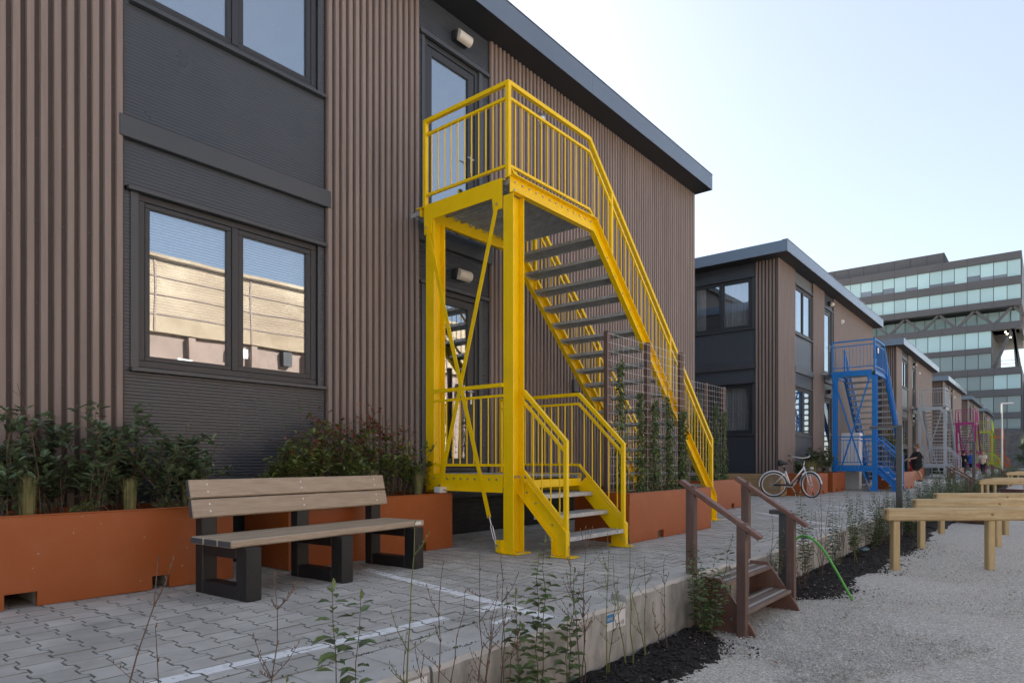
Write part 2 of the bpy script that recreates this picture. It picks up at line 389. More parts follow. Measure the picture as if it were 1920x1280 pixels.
    def mesh(s, name, mats, origin=(0, 0, 0), smooth=False):
        me = bpy.data.meshes.new(name)
        ox, oy, oz = origin
        me.from_pydata([(x - ox, y - oy, z - oz) for x, y, z in s.v], [], s.f)
        if not isinstance(mats, (list, tuple)): mats = [mats]
        for m in mats: me.materials.append(m)
        if len(mats) > 1: me.polygons.foreach_set('material_index', s.mi)
        if smooth: me.polygons.foreach_set('use_smooth', [True] * len(s.f))
        import bmesh
        bm = bmesh.new(); bm.from_mesh(me); bmesh.ops.recalc_face_normals(bm, faces=bm.faces); bm.to_mesh(me); bm.free()
        me.update()
        return me
    def build(s, name, mats, parent=None, smooth=False, origin=None):
        """link as one object; vertices are given in world space"""
        if origin is None: origin = wloc(parent) if parent else (0, 0, 0)
        me = s.mesh(name, mats, origin, smooth)
        o = bpy.data.objects.new(name, me); col.objects.link(o)
        if parent: o.parent = parent
        else: o.location = origin
        return o
def wloc(o):
    p = Vector((0, 0, 0))
    while o: p += o.location; o = o.parent
    return p
def link(name, me, parent=None, loc=(0, 0, 0), rot=(0, 0, 0)):
    o = bpy.data.objects.new(name, me); col.objects.link(o); o.location = loc; o.rotation_euler = rot
    if parent: o.parent = parent
    return o
def empty(name, loc=(0, 0, 0)):
    o = bpy.data.objects.new(name, None); col.objects.link(o); o.location = loc; o.empty_display_size = .2
    return o
def tag(o, label=None, cat=None, group=None, kind=None):
    if label: o['label'] = label
    if cat: o['category'] = cat
    if group: o['group'] = group
    if kind: o['kind'] = kind
    return o
def copy_tree(o, parent=None, swap=None):
    c = o.copy(); col.objects.link(c)
    if parent: c.parent = parent
    if swap and c.type == 'MESH':
        for sl in c.material_slots:
            if sl.material in swap:
                t = swap[sl.material]; sl.link = 'OBJECT'; sl.material = t
    for ch in list(o.children): copy_tree(ch, c, swap)
    return c

# ------------------------------------------------------------------ the setting: ground, paving
DECK_X0, DECK_X1 = -30.0, 3.72
b = MB()                                    # gravel yard reaching the horizon, gently uneven near the camera
rg = random.Random(5)
xs = [-700, -60, 3.6] + [3.7 + .3 * i for i in range(60)] + [30, 60, 700]
ys = [-600, -60, -8] + [-4 + .4 * i for i in range(90)] + [40, 60, 100, 1200]
grid = {}
for i, x in enumerate(xs):
    for j, y in enumerate(ys):
        z = -.42 + (.014 * math.sin(x * 2.3 + y * 1.1) + .012 * math.sin(y * 2.9 - x) + .006 * rg.uniform(-1, 1) if 3.9 < x < 20 and -4 < y < 31 else 0)
        grid[i, j] = len(b.v); b.v.append((x, y, z))
for i in range(len(xs) - 1):
    for j in range(len(ys) - 1):
        b.f.append((grid[i, j], grid[i + 1, j], grid[i + 1, j + 1], grid[i, j + 1])); b.mi.append(0)
gravel = tag(b.build('gravel_ground', GRAVEL, smooth=True), kind='structure')

b = MB(); b.box(DECK_X0, DECK_X1, -4, 112, -.415, -.0065)
deck = tag(b.build('paving', JOINT), kind='structure')
# far paving: beyond the single pavers the material takes over
b = MB(); b.box(DECK_X0, DECK_X1 - .002, 34.005, 111.99, -.05, .0); tag(b.build('far_paving', PAVER, deck))

PL, PW1, PW2, PP = .2, .195, .14, .1675
def paver_poly(g=.0022):
    h1, h2 = PW1 / 2 - g, PW2 / 2 - g
    a, c1, c2 = PL / 2 - g, .0625, .0375
    return [(-a, -h1), (-c1, -h1), (-c2, -h2), (c2, -h2), (c1, -h1), (a, -h1), (a, h1), (c1, h1), (c2, h2), (-c2, h2), (-c1, h1), (-a, h1)]
po, pi_ = paver_poly(), paver_poly(.0055)
def paver_geo(b, x=0, y=0, z=0, tx=0, ty=0):
    k = [(x + p[0], y + p[1], z - .03) for p in po] + [(x + p[0], y + p[1], z - .0035 + p[0] * tx + p[1] * ty) for p in po] + [(x + p[0], y + p[1], z + p[0] * tx + p[1] * ty) for p in pi_]
    fs = []
    for i in range(12):
        j = (i + 1) % 12
        fs += [(i, j, 12 + j, 12 + i), (12 + i, 12 + j, 24 + j, 24 + i)]
    b.add(k, fs, 1)
    k0 = len(b.v) - 36
    fs = [(24, 25, 34, 35), (25, 26, 33, 34), (26, 27, 32, 33), (27, 28, 31, 32), (28, 29, 30, 31)]
    b.f += [tuple(i + k0 for i in q) for q in fs]; b.mi += [0] * len(fs)
b = MB(); paver_geo(b); paver_me = b.mesh('paver', [PAVER, PEDGE])
rp = random.Random(11)
cells = []
XE = 3.405
j0, j1 = int(-1.0 / PP), int(34 / PP)
for j in range(j0, j1):
    y = j * PP
    for i in range(-13, 19):
        x = i * PL + (PL / 2 if j % 2 else 0)
        if x - PL / 2 < -2.6 or x + PL / 2 > XE: continue
        cells.append((x, y))
def screen(x, y):
    dx = x - 6.15; dep = -dx * math.sin(TH) + y * math.cos(TH); r = dx * math.cos(TH) + y * math.sin(TH)
    return (dep, 960 + 1222 * r / dep, 864 + 1222 / dep) if dep > .3 else (99, -1, -1)
seen = []
for c in cells:
    d, u, v = screen(*c)
    if 0 < u < 1500 and v < 1275 and c[0] > .95: seen.append((d, c))
seen.sort(); near = set(c for d, c in seen[:296])
b = MB()
for c in cells:
    z, tx, ty = rp.uniform(-.0025, .0015), rp.uniform(-.012, .012), rp.uniform(-.012, .012)
    if c in near: link('paver', paver_me, deck, (c[0], c[1], z), (ty, -tx, 0))
    else: paver_geo(b, c[0], c[1], z, tx, ty)
g_ = .0035
half = [(-.1 + g_, -PW1 / 2 + g_), (-.0625, -PW1 / 2 + g_), (-.0375, -PW2 / 2 + g_), (-g_, -PW2 / 2 + g_), (-g_, PW2 / 2 - g_), (-.0375, PW2 / 2 - g_), (-.0625, PW1 / 2 - g_), (-.1 + g_, PW1 / 2 - g_)]
for j in range(j0, j1):
    if j % 2 == 0: b.prism([(3.4 + p[0], j * PP + p[1]) for p in half], 'z', -.03, rp.uniform(-.003, .0015))
tag(b.build('paver_field', [PAVER, PEDGE], deck), kind='stuff')
# straight edge course along the retaining wall
eb = MB(); eb.cbox(-.1475, .1475, -.098, .098, -.03, 0, .004); edge_me = eb.mesh('edge_paver', PAVER)
b = MB()
for j in range(0, 170):
    y = -1 + j * .2
    args = (3.5535, y, rp.uniform(-.004, .001))
    if 0.6 < y < 9: link('edge_paver', edge_me, deck, args, (rp.uniform(-.01, .01), rp.uniform(-.01, .01), rp.uniform(-.01, .01)))
    else: b.cbox(args[0] - .1475, args[0] + .1475, y - .098, y + .098, -.03, args[2], .006)
tag(b.build('edge_course', PAVER, deck), kind='stuff')
# moss tufts growing out of the joints near the edge
b = MB(); rm = random.Random(3)
for k in range(260):
    y = 1 + 11 * rm.random() ** 1.4; x = 3.403 if rm.random() < .25 else (3.70 if rm.random() < .5 else rm.uniform(2.9, 3.7))
    s_ = rm.uniform(.006, .017)
    for q in range(5):
        a = rm.uniform(0, 6.28); px, py = x + rm.uniform(-.012, .012), y + rm.uniform(-.03, .03)
        b.add([(px, py, -.008), (px + s_ * math.cos(a), py + s_ * math.sin(a), s_ * .35), (px + s_ * .6 * math.cos(a + 1), py + s_ * .6 * math.sin(a + 1), s_ * .2)], [(0, 1, 2)])
tag(b.build('joint_moss', MOSS, deck), kind='stuff')

# soil bed between the wall and the gravel
def bed_edge(y):
    w = .035 * math.sin(y * 2.7) + .03 * math.sin(y * 6.1 + 1) + .02 * math.sin(y * 13)
    if y < 5.15: e = 4.42 - (max(0, y - 4.35) / .8) ** 2.2 * .5
    elif y < 6.72: e = 3.86
    else: e = 3.86 + min(.60, (y - 6.72) * .75)
    return max(3.86, e + w * (1 if e > 3.95 else 0))
def soil_bed(y0, y1, step):
    b = MB(); n = 10; g = {}; rr = random.Random(int(y0 * 7 + 3))
    ny = int((y1 - y0) / step) + 1
    for j in range(ny):
        y = y0 + j * step; e = bed_edge(y)
        for i in range(n + 1):
            t = i / n; x = 3.85 + (e - 3.85) * t
            z = -.425 + (.05 * (1 - t) + .035 * math.sin(math.pi * t)) * min(1, (e - 3.85) * 4) + rr.uniform(-.012, .016) * (t < .97)
            g[j, i] = len(b.v); b.v.append((x, y, z - (.03 if i == n else 0)))
    for j in range(ny - 1):
        for i in range(n):
            b.f.append((g[j, i], g[j, i + 1], g[j + 1, i + 1], g[j + 1, i])); b.mi.append(0)
    return b
tag(soil_bed(-2, 5.15, .05).build('soil_bed', SOIL, smooth=True), kind='structure')
tag(soil_bed(6.72, 16, .06).build('soil_bed', SOIL, smooth=True), kind='structure')
tag(soil_bed(16, 100, .5).build('soil_bed', SOIL, smooth=True), kind='structure')
def octa(b, x, y, z, s_, rr, flat=.6):
    a = rr.uniform(0, 3.14); c, d = math.cos(a), math.sin(a); p, q = s_ * rr.uniform(.7, 1.3), s_ * rr.uniform(.6, 1.1)
    b.add([(x + p * c, y + p * d, z), (x - q * d, y + q * c, z + s_ * .1), (x - p * c, y - p * d, z), (x + q * d, y - q * c, z), (x + s_ * .2, y, z + s_ * flat), (x, y, z - s_ * flat)],
          [(0, 1, 4), (1, 2, 4), (2, 3, 4), (3, 0, 4), (1, 0, 5), (2, 1, 5), (3, 2, 5), (0, 3, 5)])
rr = random.Random(21)
b, bl = MB(), MB()
for k in range(7000):
    y = rr.choice((rr.uniform(1.0, 5.1), rr.uniform(6.75, 14)))
    e = bed_edge(y)
    if e < 3.9: continue
    x = 3.87 + (e + (.07 if rr.random() < .85 else .28) - 3.87) * rr.random()
    t = (x - 3.85) / (e - 3.85 + 1e-6)
    z = -.42 + max(0, .05 * (1 - t) + .035 * math.sin(math.pi * min(1, t)))
    if rr.random() < .018: octa(bl, x, y, z + .006, rr.uniform(.004, .012), rr, .5)
    else: octa(b, x, y, z + .004, rr.uniform(.006, .02), rr, .5)
tag(b.build('mulch_chips', CLOD), 'loose black mulch chips lying on the planting bed', 'mulch', kind='stuff')
tag(bl.build('pale_chips', LITTER), 'tiny pale flecks of litter scattered over the black mulch', 'litter', kind='stuff')
b = MB()
for k in range(26000):
    d = 4.3 + 9 * rr.random() ** 1.7
    y = d; x = 3.9 + rr.random() * (1.0 + (d - 4) * .45)
    if x < bed_edge(y) - .05: continue
    octa(b, x, y, -.416 + rr.uniform(-.004, .008), rr.uniform(.0035, .0085) * (1.6 if rr.random() < .06 else 1), rr, .7)
bq = MB()
for k in range(70):
    y = 4.6 + 8 * rr.random() ** 1.5; x = 4.2 + rr.random() * (1.2 + (y - 4) * .4); a = rr.uniform(0, 6.28); q = rr.uniform(.012, .03); z = -.398 + rr.uniform(0, .006)
    c, d = math.cos(a) * q, math.sin(a) * q
    bq.add([(x - c, y - d, z), (x + d * .45, y - c * .45, z + q * .25), (x + c, y + d, z + .004), (x - d * .45, y + c * .45, z + q * .15)], [(0, 1, 2), (0, 2, 3)])
tag(bq.build('fallen_leaves', LEAFB), 'scattered dry brown leaf bits on the gravel', 'leaf litter', kind='stuff')
tag(b.build('gravel_stones', PEB), 'pale crushed stones covering the gravel yard', 'gravel', kind='stuff')

# ------------------------------------------------------------------ retaining wall: a row of concrete blocks
def concrete_block(y0, y1, ztop, label, dx=0.0, sticker=False, chip=0):
    o = empty('concrete_block', (3.79 + dx, (y0 + y1) / 2, -.42))
    b = MB(); g = random.Random(int(y0 * 10))
    x0, x1 = 3.722 + dx, 3.85 + dx
    n = 26
    for i in range(n):                                      # body with a slightly broken top edge
        a, c = y0 + (y1 - y0) * i / n, y0 + (y1 - y0) * (i + 1) / n
        if i == 0: prev = [ztop + g.uniform(-.004, .004), x1 + g.uniform(-.004, .002)]
        nxt = [ztop + g.uniform(-.005, .004) - (chip if (chip and i in (0, n - 2, n - 1)) else 0), x1 + g.uniform(-.006, .002)]
        k = len(b.v)
        for (yy, (zt, xe)) in ((a, prev), (c, nxt)):
            b.v += [(x0, yy, -.43), (xe, yy, -.43), (xe, yy, zt - .03), (xe - .014, yy, zt - .004), (x0 + .012, yy, zt), (x0, yy, zt - .012)]
        for q in range(6):
            b.f.append((k + q, k + (q + 1) % 6, k + 6 + (q + 1) % 6, k + 6 + q)); b.mi.append(1 if q in (2, 3, 4) else 0)
        if i == 0: b.f.append(tuple(k + q for q in range(6))); b.mi.append(0)
        if i == n - 1: b.f.append(tuple(k + 6 + q for q in reversed(range(6)))); b.mi.append(0)
        prev = nxt
    b.build('block_body', [CONC, CONCTOP], o)
    b = MB(); b.box(x0 - .0, x1 - .03, y1 + .001, y1 + .014, -.4, ztop - .03); b.build('joint_foam', INK, o)
    if sticker:
        sy = y1 - .27
        b = MB(); b.box(x1 - .001, x1 + .0025, sy, sy + .25, ztop - .16, ztop - .045); st = b.build('sticker', PAINTW, o)
        b = MB(); b.box(x1 + .001, x1 + .004, sy, sy + .095, ztop - .105, ztop - .05); b.build('logo_patch', INKB, st)
        def text(body, y, z, size, m):
            cu = bpy.data.curves.new('lettering', 'FONT'); cu.body = body; cu.size = size; cu.extrude = .0006
            t = bpy.data.objects.new('lettering', cu); col.objects.link(t)
            cu.materials.append(m)
            me = bpy.data.meshes.new_from_object(t); bpy.data.objects.remove(t)
            t = link('lettering', me, st); t.location = Vector((x1 + .0046, y, z)) - wloc(st); t.rotation_euler = (R(90), 0, R(90))
        text('BETSON', sy + .006, ztop - .09, .025, PAINTW)
        text('Ly 4x', sy + .11, ztop - .14, .03, INK)
        b = MB(); b.tube([(x1 + .0035, sy + .21 + .016 * math.cos(a / 10 * 6.283), ztop - .13 + .016 * math.sin(a / 10 * 6.283)) for a in range(11)], .0015, 4)
        b.box(x1 + .002, x1 + .0045, sy + .202, sy + .218, ztop - .132, ztop - .128); b.build('ring_mark', INK, st)
    return tag(o, label, 'concrete block', 'blocks of the low retaining wall')
concrete_block(-1.9, .24, .012, 'grey concrete wall block at the left edge of the retaining wall')
concrete_block(.26, 2.17, .018, 'concrete wall block with blue and white sticker, nearest to the camera', sticker=True)
concrete_block(2.19, 4.06, .012, 'concrete wall block where the painted white line meets the wall', sticker=True, chip=.006)
concrete_block(4.08, 6.0, .05, 'raised concrete wall block just left of the brown wooden steps', dx=-.012)
concrete_block(6.02, 7.95, .03, 'concrete wall block behind the brown wooden steps')
concrete_block(7.97, 9.85, .02, 'concrete wall block behind the green hose arch', sticker=True)
concrete_block(9.87, 11.75, .015, 'concrete wall block with bright chipped end, behind the blue plastic litter')
y = 11.77
for k in range(16):
    concrete_block(y, y + 1.9, .01, 'concrete wall block half hidden by bed plants beside the second pine beam' if k < 2 else 'concrete wall block hidden by bed plants before the second wooden steps' if y < 24 else 'concrete wall block hidden by bed plants beyond the second wooden steps'); y += 1.92

# ------------------------------------------------------------------ residential blocks
PITCH = 19.25
B0 = .59
RIB = .0905
def ribs_joined(b, a0, a1, z0, z1, axis, base, s=1):
    """vertical ribs along axis, joined; base = coordinate of the groove plane, s = outward sign"""
    n = int((a1 - a0) / RIB)
    p = (a1 - a0) / n
    for i in range(n):
        c = a0 + (i + .5) * p
        if axis == 'y': poly = [(base, c - .03), (base + s * .028, c - .022), (base + s * .028, c + .022), (base, c + .03)]
        else: poly = [(c - .03, base), (c - .022, base + s * .028), (c + .022, base + s * .028), (c + .03, base)]
        b.prism(poly, 'z', z0, z1)
def corrugated(b, axis, a0, a1, z0, z1, base, s=1, pitch=.03, amp=.009):
    n = max(1, int(round((z1 - z0) / pitch))); prof = []
    for i in range(n):
        z = z0 + (z1 - z0) * i / n; q = (z1 - z0) / n
        prof += [(0, z), (amp, z + q * .18), (amp, z + q * .62), (0, z + q * .8)]
    prof.append((0, z1))
    k = len(b.v)
    for t, z in prof:
        for a in (a0, a1):
            b.v.append((base + s * t, a, z) if axis == 'y' else (a, base + s * t, z))
    for i in range(len(prof) - 1):
        b.f.append((k + 2 * i, k + 2 * i + 1, k + 2 * i + 3, k + 2 * i + 2)); b.mi.append(0)

class Wall:
    """maps wall coordinates (a along the wall, d outwards, z) to world boxes"""
    def __init__(s, axis, base): s.axis, s.base = axis, base
    def box(s, b, a0, a1, d0, d1, z0, z1, c=0, mi=0):
        if s.axis == 'y': args = (s.base + d0, s.base + d1, a0, a1, z0, z1)
        else: args = (a0, a1, s.base - d1, s.base - d0, z0, z1)
        if c: b.cbox(*args, c, None, mi)
        else: b.box(*args, mi)
    def p(s, a, d, z): return (s.base + d, a, z) if s.axis == 'y' else (a, s.base - d, z)

def window(W, parent, a0, a1, z0, z1, mull, blind=False, curtain=False, label=None, open_sash=False, plant=False):
    """frame with two lights; mull = position of the mullion"""
    w = empty('window', (0, 0, 0)); w.parent = parent; w.location = Vector(W.p((a0 + a1) / 2, -.08, z0)) - wloc(parent)
    F = .062
    b = MB()
    W.box(b, a0, a1, -.12, -.055, z0, z0 + F, .006); W.box(b, a0, a1, -.12, -.055, z1 - F, z1, .006)
    W.box(b, a0, a0 + F, -.12, -.056, z0 + F - .004, z1 - F + .004, .006); W.box(b, a1 - F, a1, -.12, -.056, z0 + F - .004, z1 - F + .004, .006)
    b.build('frame', FRAME, w)
    b = MB(); W.box(b, mull - .035, mull + .035, -.118, -.052, z0 + F - .002, z1 - F + .002, .005); b.build('mullion', FRAME, w)
    for i, (p, q) in enumerate(((a0 + F, mull - .035), (mull + .035, a1 - F))):
        sw = .045 if i == 0 else .055
        b = MB()
        zz0, zz1 = z0 + F, z1 - F
        W.box(b, p, q, -.112, -.064, zz0, zz0 + sw, .005); W.box(b, p, q, -.112, -.064, zz1 - sw, zz1, .005)
        W.box(b, p, p + sw, -.112, -.065, zz0 + sw - .003, zz1 - sw + .003, .005); W.box(b, q - sw, q, -.112, -.065, zz0 + sw - .003, zz1 - sw + .003, .005)
        sash = b.build('sash', FRAME, w)
        b = MB(); W.box(b, p + sw - .006, q - sw + .006, -.096, -.088, zz0 + sw - .006, zz1 - sw + .006); b.build('pane', GLASS, sash)
        if blind:
            b = MB()
            n = int((zz1 - zz0) * .66 / .027)
            for k in range(n):
                z = zz1 - .07 - k * .027
                b.add([W.p(p + .03, -.150, z), W.p(q - .03, -.150, z), W.p(q - .03, -.160, z + .017), W.p(p + .03, -.160, z + .017)], [(0, 1, 2, 3)])
            tag(b.build('blind_slats', BLIND, sash), kind='stuff')
        if curtain:
            b = MB(); g = random.Random(int(abs(p) * 100)); n = 44
            cp, cq = (p - .02, p + (q - p) * (.34 if i == 0 else .95)) if curtain == 1 else (p, q)
            k = len(b.v); ph = g.uniform(0, 6)
            for t in range(n + 1):
                a = cp + (cq - cp) * t / n; d = -.24 + .022 * math.sin(t * 1.35 + ph) + .012 * math.sin(t * .6)
                b.v += [W.p(a, d, zz0 - .03), W.p(a + .01 * math.sin(t), d, zz1 + .03)]
            for t in range(n): b.f.append((k + 2 * t, k + 2 * t + 1, k + 2 * t + 3, k + 2 * t + 2)); b.mi.append(0)
            b.build('curtain', CURT, sash, smooth=True)
    b = MB()                                                      # shallow dark room behind the glass
    e = .04
    A0, A1, Z0, Z1, D = a0 - e, a1 + e, z0 - e, z1 + e, -.66
    P = lambda a, d, z: W.p(a, d, z)
    b.add([P(A0, -.121, Z0), P(A1, -.121, Z0), P(A1, -.121, Z1), P(A0, -.121, Z1), P(A0, D, Z0), P(A1, D, Z0), P(A1, D, Z1), P(A0, D, Z1)],
          [(4, 5, 6, 7), (0, 1, 5, 4), (1, 2, 6, 5), (2, 3, 7, 6), (3, 0, 4, 7)])
    b.build('room', ROOM, w)
    b = MB(); W.box(b, a0 - .07, a1 + .09, -.1, .012, z0 - .045, z0 - .008, .004); b.build('sill', ANTH, w)
    return w

def door(W, parent, a0, a1, z0, z1, hinge=1):
    d = empty('door'); d.parent = parent; d.location = Vector(W.p((a0 + a1) / 2, -.08, z0)) - wloc(parent)
    F = .07
    b = MB()
    W.box(b, a0, a0 + F, -.13, -.055, z0, z1, .005); W.box(b, a1 - F, a1, -.13, -.055, z0, z1, .005); W.box(b, a0 + F - .004, a1 - F + .004, -.13, -.056, z1 - F, z1, .005)
    W.box(b, a0 + F, a1 - F, -.13, -.05, z0, z0 + .05, .005)
    b.build('frame', FRAME, d)
    p, q, y0, y1 = a0 + F + .006, a1 - F - .006, z0 + .055, z1 - F - .006
    L, Rr = p + .085, q - .12
    b = MB()
    W.box(b, p, L, -.12, -.07, y0, y1, .004); W.box(b, Rr, q, -.12, -.07, y0, y1, .004); W.box(b, L - .003, Rr + .003, -.12, -.071, y0, y0 + .12, .004); W.box(b, L - .003, Rr + .003, -.12, -.071, y1 - .1, y1, .004)
    leaf = b.build('leaf', FRAME, d)
    b = MB(); W.box(b, L - .005, Rr + .005, -.1, -.092, y0 + .115, y1 - .095); b.build('pane', GLASS, leaf)
    b = MB(); W.box(b, Rr + .045, Rr + .078, -.07, -.062, z0 + .93, z0 + 1.18, .003); h = Vector(W.p(Rr + .062, -.06, z0 + 1.1))
    o2 = Vector(W.p(Rr + .062, -.015, z0 + 1.1)); o3 = Vector(W.p(Rr - .06, -.015, z0 + 1.1))
    b.tube([h, o2, o3], .009, 8); b.build('handle', STEEL, leaf)
    b = MB(); e = .03
    A0, A1, Z0, Z1, D = a0 - e, a1 + e, z0, z1 + e, -.66
    P = W.p
    b.add([P(A0, -.131, Z0), P(A1, -.131, Z0), P(A1, -.131, Z1), P(A0, -.131, Z1), P(A0, D, Z0), P(A1, D, Z0), P(A1, D, Z1), P(A0, D, Z1)],
          [(4, 5, 6, 7), (0, 1, 5, 4), (1, 2, 6, 5), (2, 3, 7, 6), (3, 0, 4, 7)])
    b.build('room', ROOM, d)
    return d

def wall_lamp(parent, y, z):
    b = MB(); b.cbox(-.05, .05, y - .13, y + .13, z - .06, z + .07, .01); base = b.build('wall_lamp', SOFFIT, parent)
    b = MB(); n = 10; k = len(b.v)
    for i in range(n + 1):
        a = -1.5 + 2.6 * i / n
        for yy in (y - .12, y + .12): b.v.append((.045 + .085 * math.cos(a), yy, z - .01 + .075 * math.sin(a)))
    for i in range(n): b.f.append((k + 2 * i, k + 2 * i + 1, k + 2 * i + 3, k + 2 * i + 2)); b.mi.append(0)
    b.f += [tuple(k + 2 * i for i in range(n + 1)), tuple(k + 2 * i + 1 for i in range(n + 1))]; b.mi += [0, 0]
    b.build('shade', LAMPS, base)

def bay(W, root, a0, a1, zf, zc, wl, wu, mull, kind, fine=True):
    """dark panel bay of a window column: panels, trims, windows. wl/wu: (z0,z1) of the lower/upper window, wa window sides"""
    def panel(z0, z1, p=a0, q=a1, amp=.0035):
        b = MB()
        if fine: corrugated(b, W.axis, p, q, z0, z1, W.p(0, -.052, 0)[0 if W.axis == 'y' else 1], 1 if W.axis == 'y' else -1, amp=amp)
        else: W.box(b, p, q, -.07, -.045, z0, z1)
        b.build('corrugated_panel', ANTHP, root)
    wa0, wa1 = a0 + .115, a1 - .10
    def trim(p, q, d1, z0, z1):
        b = MB(); W.box(b, p, q, -.05, d1, z0, z1, .004); b.build('trim', ANTH, root)
    panel(zf, wl[0] - .04, amp=.009); panel(wl[1] + .035, 3.80); panel(3.985, wu[0] - .04); panel(wu[1] + .035, zc)
    trim(a0 - .05, a1 + .05, .010, 3.80, 3.985)                     # floor band
    for z0, z1 in (wl, wu):
        trim(a0 + .02, a1 - .01, .012, z1 - .002, z1 + .04)          # head trim
        panel(z0 - .04, z1, a0, a0 + .05); panel(z0 - .04, z1, a1 - .045, a1)
        b = MB(); W.box(b, a0 + .05, wa0 + .005, -.12, -.035, z0 - .03, z1, .004); b.build('trim', ANTH, root)
        b = MB(); W.box(b, wa1 + .012, a1 - .045, -.12, -.035, z0 - .03, z1, .004); b.build('trim', ANTH, root)
    return wa0, wa1

STAIR_NAMES = ['yellow', 'blue', 'pale grey', 'magenta', 'lime green', 'orange']
def block(k):
    y0 = B0 + PITCH * k
    y1 = y0 + 13.31
    root = empty('residential_block', (0, y0, 0))
    label = ['brown ribbed two-storey block filling the left, behind the yellow staircase and bench',
             'brown two-storey block with white curtains, behind the blue staircase',
             'brown two-storey block behind the pale grey staircase',
             'small distant brown block behind the magenta staircase',
             'small distant brown block behind the lime green staircase',
             'farthest brown block, behind the orange staircase'][k]
    tag(root, label, 'building', 'row of brown housing blocks')
    W = Wall('y', 0.0)
    A, Bq, C, D, Eq = y0, y0 + 1.63, y0 + 3.66, y0 + 5.05, y0 + 6.39
    ZF, ZC = .56, 7.0
    # core and plinth
    b = MB(); b.box(-10.5, -.70, y0 + .70, y1 - .04, .5, 7.05); b.build('core', SOFFIT, root)
    b = MB(); b.box(-10.45, -.11, y0 + .1, y1 - .06, -.02, .499); 
    corrugated(b, 'y', y0 + .1, y1 - .06, .02, .54, -.108, 1, .035, .006); b.build('plinth', PLINTH, root)
    b = MB(); b.box(-.69, -.034, y0 + .04, y1 - .03, .5, ZF - .004); b.build('floor_beam', SOFFIT, root)
    # cladding
    def clad(a0, a1, name='cladding'):
        b = MB(); W.box(b, a0 + .001, a1 - .001, -.06, -.03, ZF, ZC - .002); c = b.build(name, CLADB, root)
        if k == 0:
            n = int((a1 - a0) / RIB); p = (a1 - a0) / n
            for i in range(n):
                s = link('slat', slat_me, c); s.location = Vector((-.0295, a0 + (i + .5) * p, 0)) - wloc(c)
        else:
            b = MB(); ribs_joined(b, a0, a1, ZF, ZC, 'y', -.0295); tag(b.build('slats', CLAD, c), kind='stuff')
        return c
    c0 = clad(A, Bq); clad(C, D); clad(Eq, y1)
    if k == 0:
        b = MB(); g = random.Random(2)
        for (s0, s1) in ((A, Bq), (C, D), (Eq, y1)):
            n = int((s1 - s0) / RIB); p = (s1 - s0) / n
            for i in range(0, n, 2):
                for z in (1.0, 1.62, 2.25, 2.9, 3.55, 4.2, 4.85, 5.5, 6.15, 6.75):
                    yy, zz = s0 + (i + 1) * p, z + g.uniform(-.004, .004)
                    if i + 1 >= n: continue
                    b.cbox(-.0298, -.0255, yy - .005, yy + .005, zz - .005, zz + .005, .0015)
        tag(b.build('screws', STEEL if False else LAMPG, root), kind='stuff')
    # end wall returns
    b = MB(); b.box(-10.5, -.03, y1 - .035, y1 - .002, ZF, ZC - .002); b.build('end_wall', CLADB, root)
    b = MB(); b.box(-.031, .004, y1 - .012, y1 + .012, ZF, ZC - .003); b.build('corner_trim', CLAD, root)
    # window bay
    wl, wu = (1.83, 3.36), (5.04, 6.57)
    mull = Bq + 1.01
    wa0, wa1 = bay(W, root, Bq, C, ZF, ZC - .002, wl, wu, mull, 'y', fine=(k < 2))
    window(W, root, wa0, wa1, *wl, mull, blind=(k == 0), curtain=(2 if k == 3 else False))
    window(W, root, wa0, wa1, *wu, mull, curtain=(1 if k == 1 else False))
    # door bay: frames off-centre in a dark panel
    def plate(p, q, z0, z1, fine=True):
        b = MB()
        if fine: corrugated(b, 'y', p, q, z0, z1, -.052)
        else: W.box(b, p, q, -.08, -.05, z0, z1)
        b.build('corrugated_panel', ANTHP, root)
    fine = k < 2
    for z0, z1, zt in ((.86, 3.27, 3.80), (4.07, 6.46, ZC - .002)):
        door(W, root, D + .10, D + 1.14, z0, z1)
        plate(D, Eq, z1 + .045, zt, fine); plate(D, D + .05, z0, z1, fine); plate(D + 1.21, Eq, z0, z1, fine)
        b = MB(); W.box(b, D + .01, Eq - .01, -.05, .0, z1, z1 + .045, .004); b.build('trim', ANTH, root)
        b = MB(); W.box(b, D + .05, D + .105, -.13, -.03, z0, z1, .004); b.build('trim', ANTH, root)
        b = MB(); W.box(b, D + 1.135, D + 1.21, -.13, -.03, z0, z1, .004); b.build('trim', ANTH, root)
        wall_lamp(root, D + .72, z1 + .24)
    plate(D, Eq, ZF, .855, False)
    b = MB(); W.box(b, D - .03, Eq + .03, -.05, .02, 3.80, 4.065, .004); b.build('trim', ANTH, root)
    # gable towards the camera
    G = Wall('x', y0)
    if k == 0:
        b = MB(); G.box(b, -10.5, -.03, -.06, -.03, ZF, ZC - .002); b.build('gable_cladding', CLADB, root)
    else:
        b = MB(); G.box(b, -.71, -.032, -.06, -.03, ZF, ZC - .002); gc = b.build('gable_cladding', CLADB, root)
        b = MB(); ribs_joined(b, -.71, -.0, ZF, ZC, 'x', y0 + .0295, -1); tag(b.build('slats', CLAD, gc), kind='stuff')
        wa0, wa1 = bay(G, root, -2.80, -.71, ZF, ZC - .002, wl, wu, -1.76, 'x', fine=(k < 2))
        window(G, root, wa0, wa1, *wl, -1.76, curtain=1)
        window(G, root, wa0, wa1, *wu, -1.76, curtain=1)
        b = MB(); G.box(b, -10.5, -2.801, -.06, -.03, ZF, ZC - .002); gc = b.build('gable_cladding', CLADB, root)
        b = MB(); ribs_joined(b, -5.0, -2.81, ZF, ZC, 'x', y0 + .0295, -1); tag(b.build('slats', CLAD, gc), kind='stuff')
